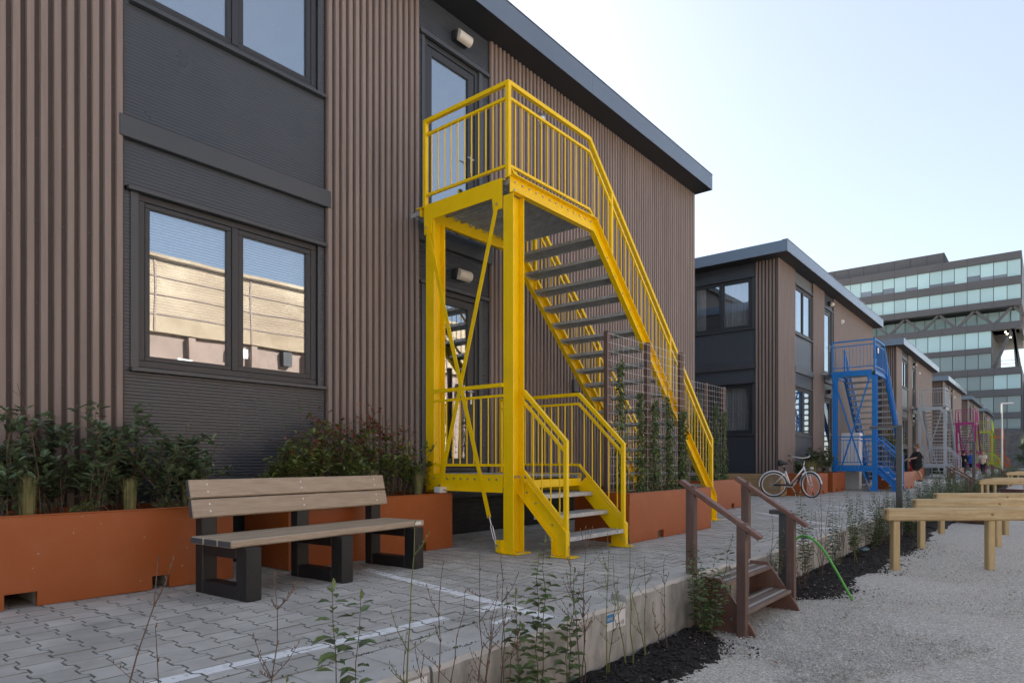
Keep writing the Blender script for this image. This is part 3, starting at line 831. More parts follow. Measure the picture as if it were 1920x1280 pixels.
    # roof with overhanging metal fascia
    r0, r1, x1 = y0 - .55, y1 + .05, .40
    b = MB(); b.box(-10.8, x1 - .02, r0 + .02, r1 - .02, ZC + .001, ZC + .27); roof = b.build('roof', SOFFIT, root)
    seams = [r0 + 3.0 * i for i in range(5)] + [r1]
    for s0, s1 in zip(seams[:-1], seams[1:]):
        b = MB(); b.cbox(x1 - .018, x1, s0 + .0012, s1 - .0012, ZC - .012, ZC + .315, .003); b.build('fascia_panel', FASCIA, roof)
        b = MB(); b.cbox(x1 - .15, x1 + .008, s0 + .0012, s1 - .0012, ZC + .316, ZC + .334, .003); b.build('roof_edge', FASCIA, roof)
    b = MB(); b.cbox(-10.8, x1 - .02, r0, r0 + .018, ZC - .012, ZC + .315, .003); b.build('fascia_panel', FASCIA, roof)
    b = MB(); b.cbox(-10.8, x1 - .02, r1 - .018, r1, ZC - .012, ZC + .315, .003); b.build('fascia_panel', FASCIA, roof)
    # round vent on the long cladding
    b = MB(); vy = Eq + 1.18; vz = 6.35; g = []
    for i in range(7): t = i / 6; g.append((.0 + .09 * math.sin(t * 1.57), .075 * math.cos(t * 1.57) + .001))
    b.tube([(x, vy, vz) for x, r in g], [r for x, r in g], 14); b.tube([(-.03, vy, vz), (.012, vy, vz)], .09, 14)
    b.build('vent_cowl', WHITE if k else STEEL, root, smooth=True)
    if k == 0:
        b = MB(); b.cbox(-.004, .05, Eq + 2.05, Eq + 2.20, 2.15, 2.36, .01); b.build('junction_box', LAMPG, root)
    return root
b = MB(); b.prism([(0, -.030), (.026, -.024), (.0292, -.019), (.0292, .019), (.026, .024), (0, .030)], 'z', .56, 7.0 - .003); slat_me = b.mesh('slat', CLAD)
blocks = [block(k) for k in range(6)]

# ------------------------------------------------------------------ outdoor staircases (one built, five recoloured copies)
SY = 5.36
SO = Vector((1.0, SY, 0))
def staircase():
    root = empty('outdoor_staircase', SO)
    def put(b, name, m, parent=root, smooth=False): return b.build(name, m, parent, smooth)
    XO, XI, ZL = 1.68, .36, 4.05
    SL = .954                                         # stair slope
    YB, YF = 7.0, 10.80
    bolts = MB()
    def bolt(p, ax, r=.012):
        d = {'x': Vector((1, 0, 0)), '-y': Vector((0, -1, 0)), 'z': Vector((0, 0, 1))}[ax] * .011
        bolts.tube([Vector(p), Vector(p) + d], r, 6)
    # columns: H sections, flanges facing along the row
    def column(xc, yc, z0, z1, w=.14, h=.19):
        b = MB()
        b.cbox(xc - w / 2, xc + w / 2, yc, yc + .012, z0, z1, .003); b.cbox(xc - w / 2, xc + w / 2, yc + h - .012, yc + h, z0, z1, .003)
        b.box(xc - .005, xc + .005, yc + .0125, yc + h - .0125, z0, z1)
        c = put(b, 'column', YEL)
        b = MB(); b.cbox(xc - .13, xc + .13, yc - .03, yc + h + .04, 0.003, .018, .003); put(b, 'base_plate', YEL, c)
        for dx in (-.1, .1):
            for yy in (yc + .05, yc + h - .05): bolt((xc + dx, yy, .018), 'z', .014)
    column(1.675, SY + .005, .0, 3.86); column(.46, SY + .005, .0, 3.86)
    # upper landing
    b = MB()                                                          # face plate with corner gussets
    b.prism([(XI + .02, 4.05), (XI + .02, 3.70), (XI + .13, 3.70), (XI + .155, 3.86), (1.46, 3.86), (1.475, 3.72), (1.60, 3.72), (1.60, 4.05)], 'y', SY - .014, SY - .002)
    b.box(XI + .02, 1.6, SY - .002, SY + .05, ZL - .012, ZL - .001)
    put(b, 'landing_beam', YEL)
    def channel(path, x, name, side=1, h=.19):
        """web + two flanges following path (y,z) of the top edge centre"""
        b = MB(); b.sweep(path, 'x', .009, h, x); 
        n = len(path)
        def offs(d):
            P = [Vector(p) for p in path]; out = []
            for i in range(n):
                d0 = (P[i] - P[i - 1]).normalized() if i else (P[1] - P[0]).normalized()
                d1 = (P[i + 1] - P[i]).normalized() if i < n - 1 else d0
                n0, n1 = Vector((-d0.y, d0.x)), Vector((-d1.y, d1.x)); m = (n0 + n1).normalized()
                out.append(P[i] + m * (d / max(.3, m.dot(n0))))
            return [tuple(p) for p in out]
        for d in (h / 2 - .006, -h / 2 + .006): b.sweep(offs(d), 'x', .058, .010, x + side * .034)
        return put(b, name, YEL)
    H = .19
    cs = math.sqrt(1 + SL * SL)
    # outer side member: landing edge, kink, stringer, upright foot
    zt = lambda y: ZL - SL * (y - YB)                                 # top line of the stringer
    hh = H / 2
    path = [(SY - .01, ZL - hh), (YB - .05, ZL - hh), (YF - .09, zt(YF - .09) - hh * cs + .0), (YF - .09, .012)]
    path_in = [(YB - .35, ZL - hh), (YB - .05, ZL - hh), (YF - .09, zt(YF - .09) - hh * cs), (YF - .09, .012)]
    channel(path, XO + .03, 'stringer', 1); channel(path_in, XI + .05, 'stringer', 1)
    for xx in (XO + .05, XI + .07):
        b = MB(); b.cbox(xx - .08, xx + .10, YF - .22, YF + .05, .003, .016, .003); put(b, 'base_plate', YEL)
    for i in range(13): bolt((XO + .036, SY + .07 + i * .125, ZL - .055), 'x', .011)
    bolt((XO + .036, SY + .07, ZL - .14), 'x', .014)
    for i in range(1, 20):
        y = YB + .12 + i * .2; 
        if y < YF - .2: bolt((XO + .036, y, zt(y) - .11), 'x', .010)
    b = MB(); b.box(XI + .045, XI + .057, SY + .02, YB - .33, ZL - .19, ZL - .004); b.box(XI + .05, XI + .10, SY + .02, YB - .33, ZL - .19, ZL - .18); put(b, 'landing_beam', YEL)
    b = MB(); b.box(.235, XI + .06, SY - .01, SY + .045, ZL - .012, ZL - .001); b.box(.30, .31, SY - .01, SY + .045, ZL - .11, ZL - .012); put(b, 'wall_bracket', YEL)
    # grating planks of a landing
    def plank(name, x0, x1, y0, y1, z):
        b = MB()
        b.box(x0, x1, y0, y0 + .005, z - .05, z); b.box(x0, x1, y1 - .005, y1, z - .05, z)
        n = int((x1 - x0) / .033)
        for i in range(n):
            x = x0 + (i + .5) * (x1 - x0) / n; b.box(x - .011, x + .011, y0 + .0055, y1 - .0055, z - .004, z - .0008)
        m = max(2, int((y1 - y0) / .06))
        for j in range(1, m):
            y = y0 + (y1 - y0) * j / m; b.box(x0, x1, y - .002, y + .002, z - .03, z - .0045)
        return put(b, name, GALV)
    for i in range(6):
        y = SY + .06 + i * .265; plank('grating_plank', .06, XO + .018, y, y + .255, ZL - .006)
        bolts.tube([(XI + .10, y + .13, ZL - .075), (XI + .10, y + .13, ZL - .05)], .014, 6)
    # treads of the long flight
    nt = 19; rise = ZL / 20; run = rise / SL
    def tread(x0, x1, y0, y1, z):
        b = MB()
        b.cbox(x0, x1, y0, y0 + .006, z - .045, z - .0006, .001); b.cbox(x0, x1, y1 - .012, y1, z - .055, z - .0004, .003)
        n = int((x1 - x0) / .032)
        for i in range(n):
            x = x0 + (i + .5) * (x1 - x0) / n; b.box(x - .0105, x + .0105, y0 + .0065, y1 - .0125, z - .004, z - .001)
        for j in range(1, 5):
            y = y0 + (y1 - y0) * j / 5; b.box(x0, x1, y - .0025, y + .0025, z - .036, z - .0045)
        b.box(x0, x0 + .004, y0 + .007, y1 - .013, z - .05, z - .002); b.box(x1 - .004, x1, y0 + .007, y1 - .013, z - .05, z - .002)
        return b
    for i in range(1, nt + 1):
        z = ZL - i * rise; y = YB - .02 + (i - 1) * run
        put(tread(XI + .085, XO + .022, y, y + .255, z), 'tread', GALV)
    # railings
    def rail_path(side, zoff, first, last): return None
    ZT, ZS, ZB = 5.05, 4.89, 4.165
    sy = lambda y, z: z - SL * (y - (YB - .05))
    for nm, z, w, h in (('handrail', ZT, .045, .045), ('upper_rail', ZS, .03, .03), ('lower_rail', ZB, .03, .03)):
        b = MB(); b.sweep([(SY + .02, z), (YB - .05, z), (YF, sy(YF, z))], 'x', w, h, XO); put(b, nm, YEL)
        b = MB(); b.sweep([(XI + .03, z), (XO - .02, z)], 'y', w, h, SY - .0); put(b, nm, YEL)
        b = MB(); b.sweep([(YB - .02, sy(YB - .02, z)), (YF, sy(YF, z))], 'x', w, h, XI + .06); put(b, nm, YEL)
    def post(x, y, z0, z1, w=.048):
        b = MB(); b.cbox(x - w / 2, x + w / 2, y - w / 2, y + w / 2, z0, z1, .004); put(b, 'railing_post', YEL)
    post(XO, SY, ZL - .02, ZT + .022, .05); post(XI + .03, SY + .003, ZL - .03, ZT + .022, .05)
    for y in (YB + .48, YB + 2.2): post(XO + .002, y, zt(y) - .12, sy(y, ZT) - .02, .042); post(XI + .062, y, zt(y) - .12, sy(y, ZT) - .02, .042)
    post(XO, YF, .14, sy(YF, ZT) + .018); post(XI + .06, YF, .14, sy(YF, ZT) + .018); post(XI + .06, YB - .02, zt(YB) - .1, sy(YB - .02, ZT) + .01, .044)
    def bal(x, y, z0, z1, r=.0075):
        key = round(z1 - z0, 3)
        if key not in bal_me:
            q = MB(); q.tube([(0, 0, 0), (0, 0, z1 - z0)], r, 6); bal_me[key] = q.mesh('baluster', YEL)
        o = link('baluster', bal_me[key], root); o.location = Vector((x, y, z0)) - SO
    for i in range(1, 12): bal(XI + .03 + (XO - XI - .03) * i / 12, SY, ZB, ZS)
    n = 13
    for i in range(1, n + 1): bal(XO, SY + (YB - .05 - SY) * i / (n + .5), ZB, ZS)
    n = 33
    for i in range(1, n + 1):
        y = YB - .05 + (YF - YB + .05) * i / (n + 1)
        if min(abs(y - YB - .48), abs(y - YB - 2.2)) > .03:
            bal(XO, y, sy(y, ZB), sy(y, ZS)); 
            bal(XI + .06, y, sy(y, ZB), sy(y, ZS))
    b = MB(); b.beam((XO, SY + .05, ZB - .02), (XO, SY + .14, ZL + .0), .03, .02); put(b, 'corner_strut', YEL)
    # lower landing and short flight towards the yard
    LZ, YR = .845, 6.72
    b = MB(); b.box(.45, 1.605, SY - .014, SY - .003, .66, LZ); b.box(.45, 1.605, SY - .013, SY + .045, LZ + .0005, LZ + .009); b.box(.45, 1.605, SY - .04, SY - .0145, .66, .669); put(b, 'landing_beam', YEL)
    for i in range(10): bolt((.56 + i * .108, SY - .014, LZ - .045), '-y', .012)
    b = MB(); b.box(.36, 1.7, YR + .01, YR + .021, .64, LZ); b.box(.36, 1.7, YR - .04, YR + .022, LZ + .0005, LZ + .008); put(b, 'landing_beam', YEL)
    b = MB(); b.box(1.69, 1.70, SY + .22, YR + .005, .70, LZ - .055); put(b, 'landing_beam', YEL)
    b = MB(); b.box(.36, .37, SY + .02, YR, .70, LZ - .052); put(b, 'landing_beam', YEL)
    for i in range(5):
        x = .06 + i * .33; q = plank('grating_plank', x, min(x + .325, 1.7), SY + .05, YR - .045, LZ - .002)
    for i in range(3):
        z = LZ - (i + 1) * .212; x1 = 1.68 + .212 * (i + 1)
        b = tread(5.60 - 5.36, YR - .02 - 5.36, -x1 + .0, -x1 + .265, z)
        # built along x, turned a quarter so the nosing faces the yard
        b.v = [(-yy, SY + xx, zz) for xx, yy, zz in b.v]
        b.v = [(xx, yy, zz) for xx, yy, zz in b.v]
        put(b, 'tread', GALV)
    for ys, sd_ in ((5.565, -1), (YR - .0, 1)):
        b = MB(); p = [(1.72, LZ - .10), (2.235, LZ - .10 - .515 * 1.0), (2.235, .012)]
        b.sweep(p, 'y', .009, .19, ys)
        def offs2(d):
            P = [Vector(q) for q in p]; out = []
            for i in range(3):
                d0 = (P[i] - P[i - 1]).normalized() if i else (P[1] - P[0]).normalized()
                d1 = (P[i + 1] - P[i]).normalized() if i < 2 else d0
                m = (Vector((-d0.y, d0.x)) + Vector((-d1.y, d1.x))).normalized(); out.append(tuple(P[i] + m * (d / max(.3, m.dot(Vector((-d0.y, d0.x)))))))
            return out
        for d in (.089, -.089): b.sweep(offs2(d), 'y', .055, .010, ys + sd_ * .032)
        st = put(b, 'stringer', YEL)
        b = MB(); b.cbox(2.13, 2.40, ys - .08, ys + .08, .003, .016, .003); put(b, 'base_plate', YEL, st)
        for dx in (2.17, 2.36): bolt((dx, ys + sd_ * .06, .016), 'z', .014)
        if sd_ < 0:
            for x, z in ((1.78, .66), (1.90, .55), (2.0, .55), (2.12, .33)): bolt((x, ys - .005, z), '-y', .011)
    for nm, z, w in (('handrail', 1.82, .042), ('upper_rail', 1.705, .028), ('lower_rail', .955, .028)):
        b = MB(); b.sweep([(.53, z), (1.61, z)], 'y', w, w, SY); put(b, nm, YEL)
        e = {1.82: 1.20, 1.705: 1.085, .955: .335}[z]
        b = MB(); b.sweep([(.40, z), (1.68, z), (2.30, e)], 'y', w, w, YR); put(b, nm, YEL)
        b = MB(); b.sweep([(1.74, z - .06), (2.30, e)], 'y', w, w, 5.55); put(b, nm, YEL)
    post(2.30, YR, .14, 1.215, .046); post(2.30, 5.55, .14, 1.215, .046); post(.42, YR, LZ, 1.8, .04)
    for i in range(1, 10): bal(.53 + 1.08 * i / 10, SY, .955, 1.705)
    for i in range(1, 12): bal(.42 + 1.26 * i / 12, YR, .955, 1.705)
    for i in range(0, 5):
        x = 1.70 + .60 * (i + .5) / 5.2; z = .955 - (x - 1.68); bal(x, YR, z, z + .75)
        if i: bal(x, 5.55, z - .0, z + .75)
    # diagonal braces with a turnbuckle
    b = MB(); b.beam((.44, SY - .03, 3.78), (1.435, SY - .03, .40), .008, .05, (0, 1, 0)); br = None
    bb = MB()
    def flat(p0, p1, y, name):
        q = MB(); p0, p1 = Vector((p0[0], 0, p0[1])), Vector((p1[0], 0, p1[1])); d = (p1 - p0).normalized(); nn = Vector((-d.z, 0, d.x)) * .026
        poly = [(p0 + nn), (p0 - nn), (p1 - nn), (p1 + nn)]
        q.prism([(v.x, v.z) for v in poly], 'y', y - .004, y + .004); return put(q, name, YEL)
    br = flat((.44, 3.80), (1.435, .385), SY - .032, 'brace'); flat((1.545, 3.80), (.66, .70), SY - .022, 'brace')
    for p in ((.44, 3.77), (1.545, 3.775), (.665, .72), (1.43, .40)): bolt((p[0], SY - .03, p[1]), '-y', .013)
    b = MB(); p0, p1 = Vector((1.435, SY - .032, .40)), Vector((1.545, SY - .032, .06)); d = p1 - p0
    b.tube([p0, p0 + d * .28], .008, 6); b.tube([p0 + d * .75, p1], .008, 6)
    for s in (-1, 1): b.tube([p0 + d * .26, p0 + d * .32 + Vector((s * .016, 0, 0)), p0 + d * .72 + Vector((s * .016, 0, 0)), p0 + d * .78], .006, 6)
    put(b, 'turnbuckle', STEEL)
    b = MB(); b.cbox(1.53, 1.61, SY - .038, SY - .024, .0185, .15, .002); b.box(1.59, 1.61, SY - .024, SY + .004, .019, .15); put(b, 'brace_lug', YEL); bolt((1.555, SY - .038, .09), '-y', .013)
    tag(put(bolts, 'bolts', STEEL), kind='stuff')
    return root
bal_me = {}
stair0 = staircase()
tag(stair0, 'bright yellow steel staircase with railed landing and X brace', 'staircase', 'coloured outdoor staircases')
def stair_copy(k, dy, m, label):
    c = copy_tree(stair0, None, {YEL: m}); c.location = SO + Vector((0, dy, 0)); c['label'] = label
    return c
stair_copy(1, 18.95, BLUE, 'blue steel staircase behind the parked bicycle')
stair_copy(2, 37.9, GREYP, 'pale grey steel staircase behind the man in black')
stair_copy(3, 57.2, MAGENTA, 'magenta steel staircase near the person in the blue jacket')
stair_copy(4, 76.6, LIME, 'lime green steel staircase, second farthest of the row')
stair_copy(5, 96.0, ORANGEP, 'orange steel staircase, farthest of the row')

# ------------------------------------------------------------------ foliage makers
def leaf(b, p, d, up, L, w, mi=0, curl=.15):
    """pointed leaf of 8 points folded along its midrib"""
    d = d.normalized(); a = d.cross(up)
    if a.length < 1e-4: a = d.orthogonal()
    a.normalize(); n = a.cross(d)
    P = lambda t, s, h: p + d * (t * L) + a * (s * w) + n * (h * L)
    b.add([P(0, 0, 0), P(.32, .9, .06), P(.7, .72, .02), P(1, 0, -curl), P(.7, -.72, .02), P(.32, -.9, .06), P(.32, 0, -.02), P(.7, 0, -.05 - curl * .4)],
          [(0, 5, 6), (0, 6, 1), (6, 5, 4, 7), (1, 6, 7, 2), (7, 4, 3), (2, 7, 3)], mi)
def rdir(g, zlo=-.3, zhi=1):
    a = g.uniform(0, 6.283); z = g.uniform(zlo, zhi); r = math.sqrt(max(0, 1 - min(1, z * z)))
    return Vector((r * math.cos(a), r * math.sin(a), z))
def raw(b, mats, smooth=False):
    me = bpy.data.meshes.new('m'); me.from_pydata(b.v, [], b.f)
    mats = mats if isinstance(mats, (list, tuple)) else [mats]
    for m in mats: me.materials.append(m)
    if len(mats) > 1: me.polygons.foreach_set('material_index', b.mi)
    if smooth: me.polygons.foreach_set('use_smooth', [True] * len(b.f))
    return me
def part(name, b, mats, parent, smooth=False):
    if not b.f: return None
    me = raw(b, mats, smooth); me.name = name
    return link(name, me, parent)

def shrub(name, loc, label, cat, group, h=.75, rad=.35, stems=9, leaves=70, L=.055, w=.016, leafm=LEAFD, tipm=None, tipf=.0, seed=1, lean=.5, side=4, lo=.12, twig=TWIG):
    g = random.Random(seed); root = empty(name, loc)
    bs, bl = MB(), MB()
    for s in range(stems):
        a = g.uniform(0, 6.283); sp = rad * g.uniform(.2, 1); hh = h * g.uniform(.45, 1.0) if s % 4 else h * g.uniform(.95, 1.12)
        base = Vector((g.uniform(-.10, .10), g.uniform(-.12, .12), 0))
        tip = Vector((sp * math.cos(a), sp * math.sin(a), hh))
        pts = []
        for i in range(6):
            t = i / 5; p = base.lerp(tip, t); p.x -= tip.x * .25 * math.sin(math.pi * t) * lean; p.y -= tip.y * .25 * math.sin(math.pi * t) * lean
            p += Vector((g.uniform(-1, 1), g.uniform(-1, 1), 0)) * .02 * t
            pts.append(p)
        bs.tube(pts, [.0045 * (1 - .75 * i / 5) + .0008 for i in range(6)], 4)
        lines = [pts]
        for q in range(side):
            t = g.uniform(.25, .85); i = int(t * 5); p = pts[i].lerp(pts[i + 1], t * 5 - i)
            d = (rdir(g, .1, .8) + Vector((0, 0, .5))).normalized() * h * g.uniform(.14, .3)
            sub = [p, p + d * .5 + Vector((0, 0, .01)), p + d]
            bs.tube(sub, [.0022, .0016, .0008], 3); lines.append(sub)
        for k in range(leaves if s % 4 else int(leaves * .75)):
            ln = g.choice(lines); main = ln is pts
            t = g.uniform(lo if main else .1, 1) * (len(ln) - 1); i = min(int(t), len(ln) - 2); p = ln[i].lerp(ln[i + 1], t - i)
            ax = (ln[i + 1] - ln[i]).normalized(); d = (rdir(g, -.5, .7) + ax * .55).normalized()
            f = g.uniform(.6, 1.15); top = p.z / h
            isr = tipm is not None and g.random() < tipf * max(0, (top - .45) * 1.7)
            leaf(bl, p + d * .006, d, Vector((g.uniform(-.3, .3), g.uniform(-.3, .3), 1)), L * f * (.8 if isr else 1), w * f * (.75 if isr else 1), 1 if isr else 0)
    part('stems', bs, twig, root)
    part('leaves', bl, [leafm, tipm] if tipm else leafm, root)
    return tag(root, label, cat, group)
def tuft(loc, label, h=.3, n=240, r=.045, seed=1, m=None, flare=.35):
    g = random.Random(seed); root = empty('grass_tuft', loc); b = MB()
    for k in range(n):
        a = g.uniform(0, 6.283); q = r * math.sqrt(g.random()); p = Vector((q * math.cos(a), q * math.sin(a), 0)); hh = h * g.uniform(.55, 1.1)
        o = Vector((math.cos(a), math.sin(a), 0)) * hh * flare * g.uniform(0, .6); wv = Vector((-math.sin(a), math.cos(a), 0)) * .0016
        m1 = p + o * .35 + Vector((0, 0, hh * .6)); m2 = p + o + Vector((0, 0, hh))
        b.add([p - wv, p + wv, m1 + wv, m1 - wv, m2], [(0, 1, 2, 3), (3, 2, 4)])
    part('blades', b, m or GRASS, root)
    return tag(root, label, 'grass', 'ornamental grass tufts')

# ------------------------------------------------------------------ terracotta planters
def planter(x0, x1, y0, y1, h, label, pockets=(), end_pockets=True, name='planter', fill=True):
    root = empty(name, ((x0 + x1) / 2, (y0 + y1) / 2, 0))
    t = .05; ph, c = .105, .012
    b = MB()
    def front(xa, xb, sgn):                # long wall with forklift notches cut out of its foot
        ys = [y0]
        for p0, p1 in pockets: ys += [p0, p1]
        ys.append(y1)
        for i in range(len(ys) - 1):
            a, e = ys[i], ys[i + 1]
            if i % 2: b.box(xa, xb, a, e, ph, h - .0)
            else: b.box(xa, xb, a, e, 0.004, h)
    b2 = MB(); b2.cbox(x0, x1, y0, y1, 0, h, c)
    if pockets:
        front(x1 - t, x1, 1); front(x0, x0 + t, -1)
        b.box(x0 + t + .0005, x1 - t - .0005, y0, y0 + t, .004, h); b.box(x0 + t + .0005, x1 - t - .0005, y1 - t, y1, .004, h)
    else:
        b.cbox(x1 - t, x1, y0, y1, .004, h, .01); b.cbox(x0, x0 + t, y0, y1, .004, h, .01); b.cbox(x0 + t + .0005, x1 - t - .0005, y0 + .001, y0 + t, .004, h - .001, .008); b.cbox(x0 + t + .0005, x1 - t - .0005, y1 - t, y1 - .001, .004, h - .001, .008)
    b.build('shell', PLANTER, root)
    for p0, p1 in pockets:
        q = MB(); q.box(x0 + t + .001, x1 - t + .02, p0 - .012, p0 - .001, .006, ph + .01); q.box(x0 + t + .001, x1 - t + .02, p1 + .001, p1 + .012, .006, ph + .01); q.box(x0 + t + .001, x1 - t - .001, p0, p1, ph + .002, ph + .012)
        q.build('forklift_pocket', CONC, root)
    for yy in (y0 + t, y1 - t): pass
    q = MB(); q.cbox(x1 - t - .0, x1 + .004, y0 - .003, y1 + .003, h + .0005, h + .012, .004); q.cbox(x0 - .003, x0 + t, y0 - .003, y1 + .003, h + .0005, h + .012, .004)
    q.cbox(x0 + t + .001, x1 - t - .001, y0 - .0025, y0 + t, h + .0006, h + .0115, .004); q.cbox(x0 + t + .001, x1 - t - .001, y1 - t, y1 + .0025, h + .0006, h + .0115, .004)
    q.build('rim', PLANTER, root)
    if fill:
        q = MB(); g = random.Random(int(y0 * 9)); nx, ny = 8, 22; G = {}
        for i in range(nx + 1):
            for j in range(ny + 1):
                G[i, j] = len(q.v); q.v.append((x0 + t + (x1 - x0 - 2 * t) * i / nx, y0 + t + (y1 - y0 - 2 * t) * j / ny, h - .045 + g.uniform(-.012, .03)))
        for i in range(nx):
            for j in range(ny): q.f.append((G[i, j], G[i + 1, j], G[i + 1, j + 1], G[i, j + 1])); q.mi.append(0)
        q.build('soil', SOILP, root, smooth=True)
    return tag(root, label, 'planter', 'terracotta planters along the housing row')
planter(.02, .77, .55, 2.78, .62, 'long terracotta planter at the left edge, with two forklift notches', ((1.20, 1.385), (2.13, 2.26)))
planter(.03, .81, 3.28, 5.39, .62, 'terracotta planter behind the bench, with red-tipped shrubs', ((3.85, 3.98), (4.86, 4.98)))
planter(1.44, 2.24, 6.98, 9.43, .60, 'terracotta planter with wire trellis beside the yellow steps', ((7.72, 7.88), (8.62, 8.78)))
planter(.16, .98, 12.0, 14.30, .60, 'terracotta planter with trellis at the foot of the yellow long flight', ((12.55, 12.72), (13.55, 13.70)))
planter(.06, .83, 19.62, 21.9, .62, 'terracotta planter right behind the bicycle', ((20.2, 20.35), (21.3, 21.45)))
planter(.05, .82, 22.55, 24.2, .62, 'terracotta planter between the bicycle and the blue staircase', ((23.0, 23.15), (23.7, 23.85)))
planter(1.44, 2.24, 26.2, 28.5, .60, 'terracotta planter beyond the blue staircase', ((26.8, 26.95), (27.7, 27.85)))
planter(.05, .85, 38.6, 41.9, .62, 'terracotta planter behind the man in black')
planter(1.4, 2.2, 45.2, 47.5, .60, 'terracotta planter beyond the pale grey staircase')
planter(.05, .85, 58.0, 60.5, .62, 'distant terracotta planter near the magenta staircase')
# pale timber box behind the bicycle
root = empty('timber_box', (-.5, 19.4, 0))
for i in range(4):
    for nm, a in (('board', (-1.6, .30, 19.02, 19.05)), ('board', (-1.6, .30, 19.58, 19.61))):
        b = MB(); b.cbox(a[0], a[1], a[2], a[3], .01 + i * .155, .16 + i * .155, .004); b.build(nm, BOARD, root)
    for xx in ((-1.6, -1.57), (.27, .30)):
        b = MB(); b.cbox(xx[0], xx[1], 19.051, 19.579, .01 + i * .155, .16 + i * .155, .004); b.build('board', BOARD, root)
b = MB(); b.box(-1.565, .265, 19.055, 19.575, .02, .57); b.build('soil', SOILP, root)
tag(root, 'pale timber plank box behind the rear wheel of the bicycle', 'planter box')

# ------------------------------------------------------------------ planting in the planters
gsh = 'dark green shrubs in the left planter'
for k, (x, y, h, rad, lab) in enumerate([(.36, .92, .74, .44, 'dark green shrub cut off by the left edge of the picture'), (.44, 1.25, .80, .42, 'dark green shrub just left of the first grass tuft'),
        (.30, 1.55, .74, .44, 'dark green shrub right of the first grass tuft'), (.46, 1.84, .68, .42, 'dark green shrub between the two front grass tufts'),
        (.32, 2.10, .76, .42, 'dark green shrub behind the second grass tuft'), (.44, 2.38, .66, .42, 'dark green shrub in front of the dark ribbed panel'),
        (.34, 2.62, .56, .42, 'dark green shrub at the right end of the left planter, above the bench back')]):
    shrub('evergreen_shrub', (x, y, .58), lab, 'shrub', gsh, h, rad, stems=13, leaves=54, L=.086, w=.024, seed=40 + k, side=5, tipm=LEAFB, tipf=.06, lo=.05)
root = empty('bare_sapling', (.40, 1.5, .58)); b = MB(); g = random.Random(8)
pts = [(.40, 1.5, .58), (.42, 1.48, .9), (.46, 1.43, 1.2), (.50, 1.36, 1.45), (.52, 1.33, 1.55)]
b.tube([Vector(p) - root.location for p in pts], [.006, .005, .004, .0025, .0015], 5)
for i in range(1, 4): b.tube([Vector(pts[i]) - root.location, Vector(pts[i]) - root.location + Vector((.03, .07 * (-1) ** i, .06))], [.002, .001], 4)
part('stem', b, TWIG, root); tag(root, 'bare brown sapling stem standing above the left planter shrubs', 'sapling')
tuft((.60, 1.37, .60), 'pale grass tuft in the left planter, nearest the left edge', .30, 300, .05, 5, flare=.25)
tuft((.60, 2.03, .60), 'pale grass tuft in the left planter, left of the bench', .27, 280, .045, 6, flare=.25)
tuft((.52, 2.52, .60), 'grass tuft behind the left end of the bench backrest', .24, 240, .05, 7, flare=.6)
tuft((.62, 4.42, .60), 'grass tuft behind the right end of the bench backrest', .30, 200, .05, 8)
tuft((.66, 5.0, .60), 'grass tuft beside the small white box on the planter', .30, 200, .045, 9)
for i, (x, y) in enumerate([(.58, 1.72), (.62, 2.3), (.6, 1.05)]):
    shrub('creeping_plant', (x, y, .59), ['low creeping plant on the planter rim between two grass tufts', 'low creeping plant on the planter rim near the bench', 'low creeping plant on the planter rim at the left edge'][i], 'plant', 'creeping plants on the rim', .11, .18, 16, 34, .018, .006, leafm=LEAFP, seed=70 + i, side=3)
gph = 'red-tipped shrubs behind the bench'
for i, (x, y, h, rad, tf, lab) in enumerate([(.40, 3.42, .62, .40, .2, 'low green shrub behind the left half of the bench'), (.44, 3.66, .74, .40, .5, 'green shrub with a few red shoots behind the bench'), (.34, 3.92, .98, .36, .9, 'tall shrub with the highest red shoots, below the window corner'),
        (.44, 4.18, .82, .40, .9, 'green and red shrub right of the bench middle'), (.36, 4.46, .94, .34, 1.2, 'red-tipped shrub before the ribbed wall'), (.42, 4.74, .86, .34, 1.1, 'red-tipped shrub left of the yellow wall column'),
        (.46, 5.10, .60, .36, .25, 'leafy green shrub at the foot of the yellow wall column')]):
    shrub('photinia_shrub', (x, y, .58), lab, 'shrub', gph, h, rad, stems=12, leaves=46, L=.080, w=.022, leafm=LEAFP, tipm=LEAFR, tipf=tf, seed=90 + i, side=4, lo=.05)
def climber(base, h, label, group, seed, n=760):
    g = random.Random(seed); root = empty('climbing_plant', base); b = MB()
    lean = Vector((g.uniform(-.02, .02), g.uniform(-.07, .07), h))
    b.tube([Vector((0, 0, -.03)), lean * .5, lean], [.006, .0055, .004], 5); part('cane', b, CANE, root)
    bs, bl = MB(), MB(); pts = []
    hv = h * g.uniform(.75, 1.0)
    for i in range(40):
        t = i / 39; a = t * 26; pts.append(lean * (t * hv / h) + Vector((math.cos(a), math.sin(a), 0)) * .014)
    bs.tube(pts, .0025, 3)
    for k in range(n):
        t = min(1, g.random() ** 1.5 * 1.0); p = lean * (t * hv / h); wd = .075 * (1 - .55 * t)
        o = Vector((g.gauss(0, 1), g.gauss(0, 1), g.gauss(0, .5))) * wd * .6
        leaf(bl, p + o, (o + Vector((0, 0, -.05)) + rdir(g, -.8, .3) * .05), Vector((0, 0, 1)) + rdir(g) * .4, g.uniform(.035, .068), g.uniform(.010, .018))
    part('stem', bs, TWIG, root); part('leaves', bl, LEAFI, root)
    return tag(root, label, 'climbing plant', group)
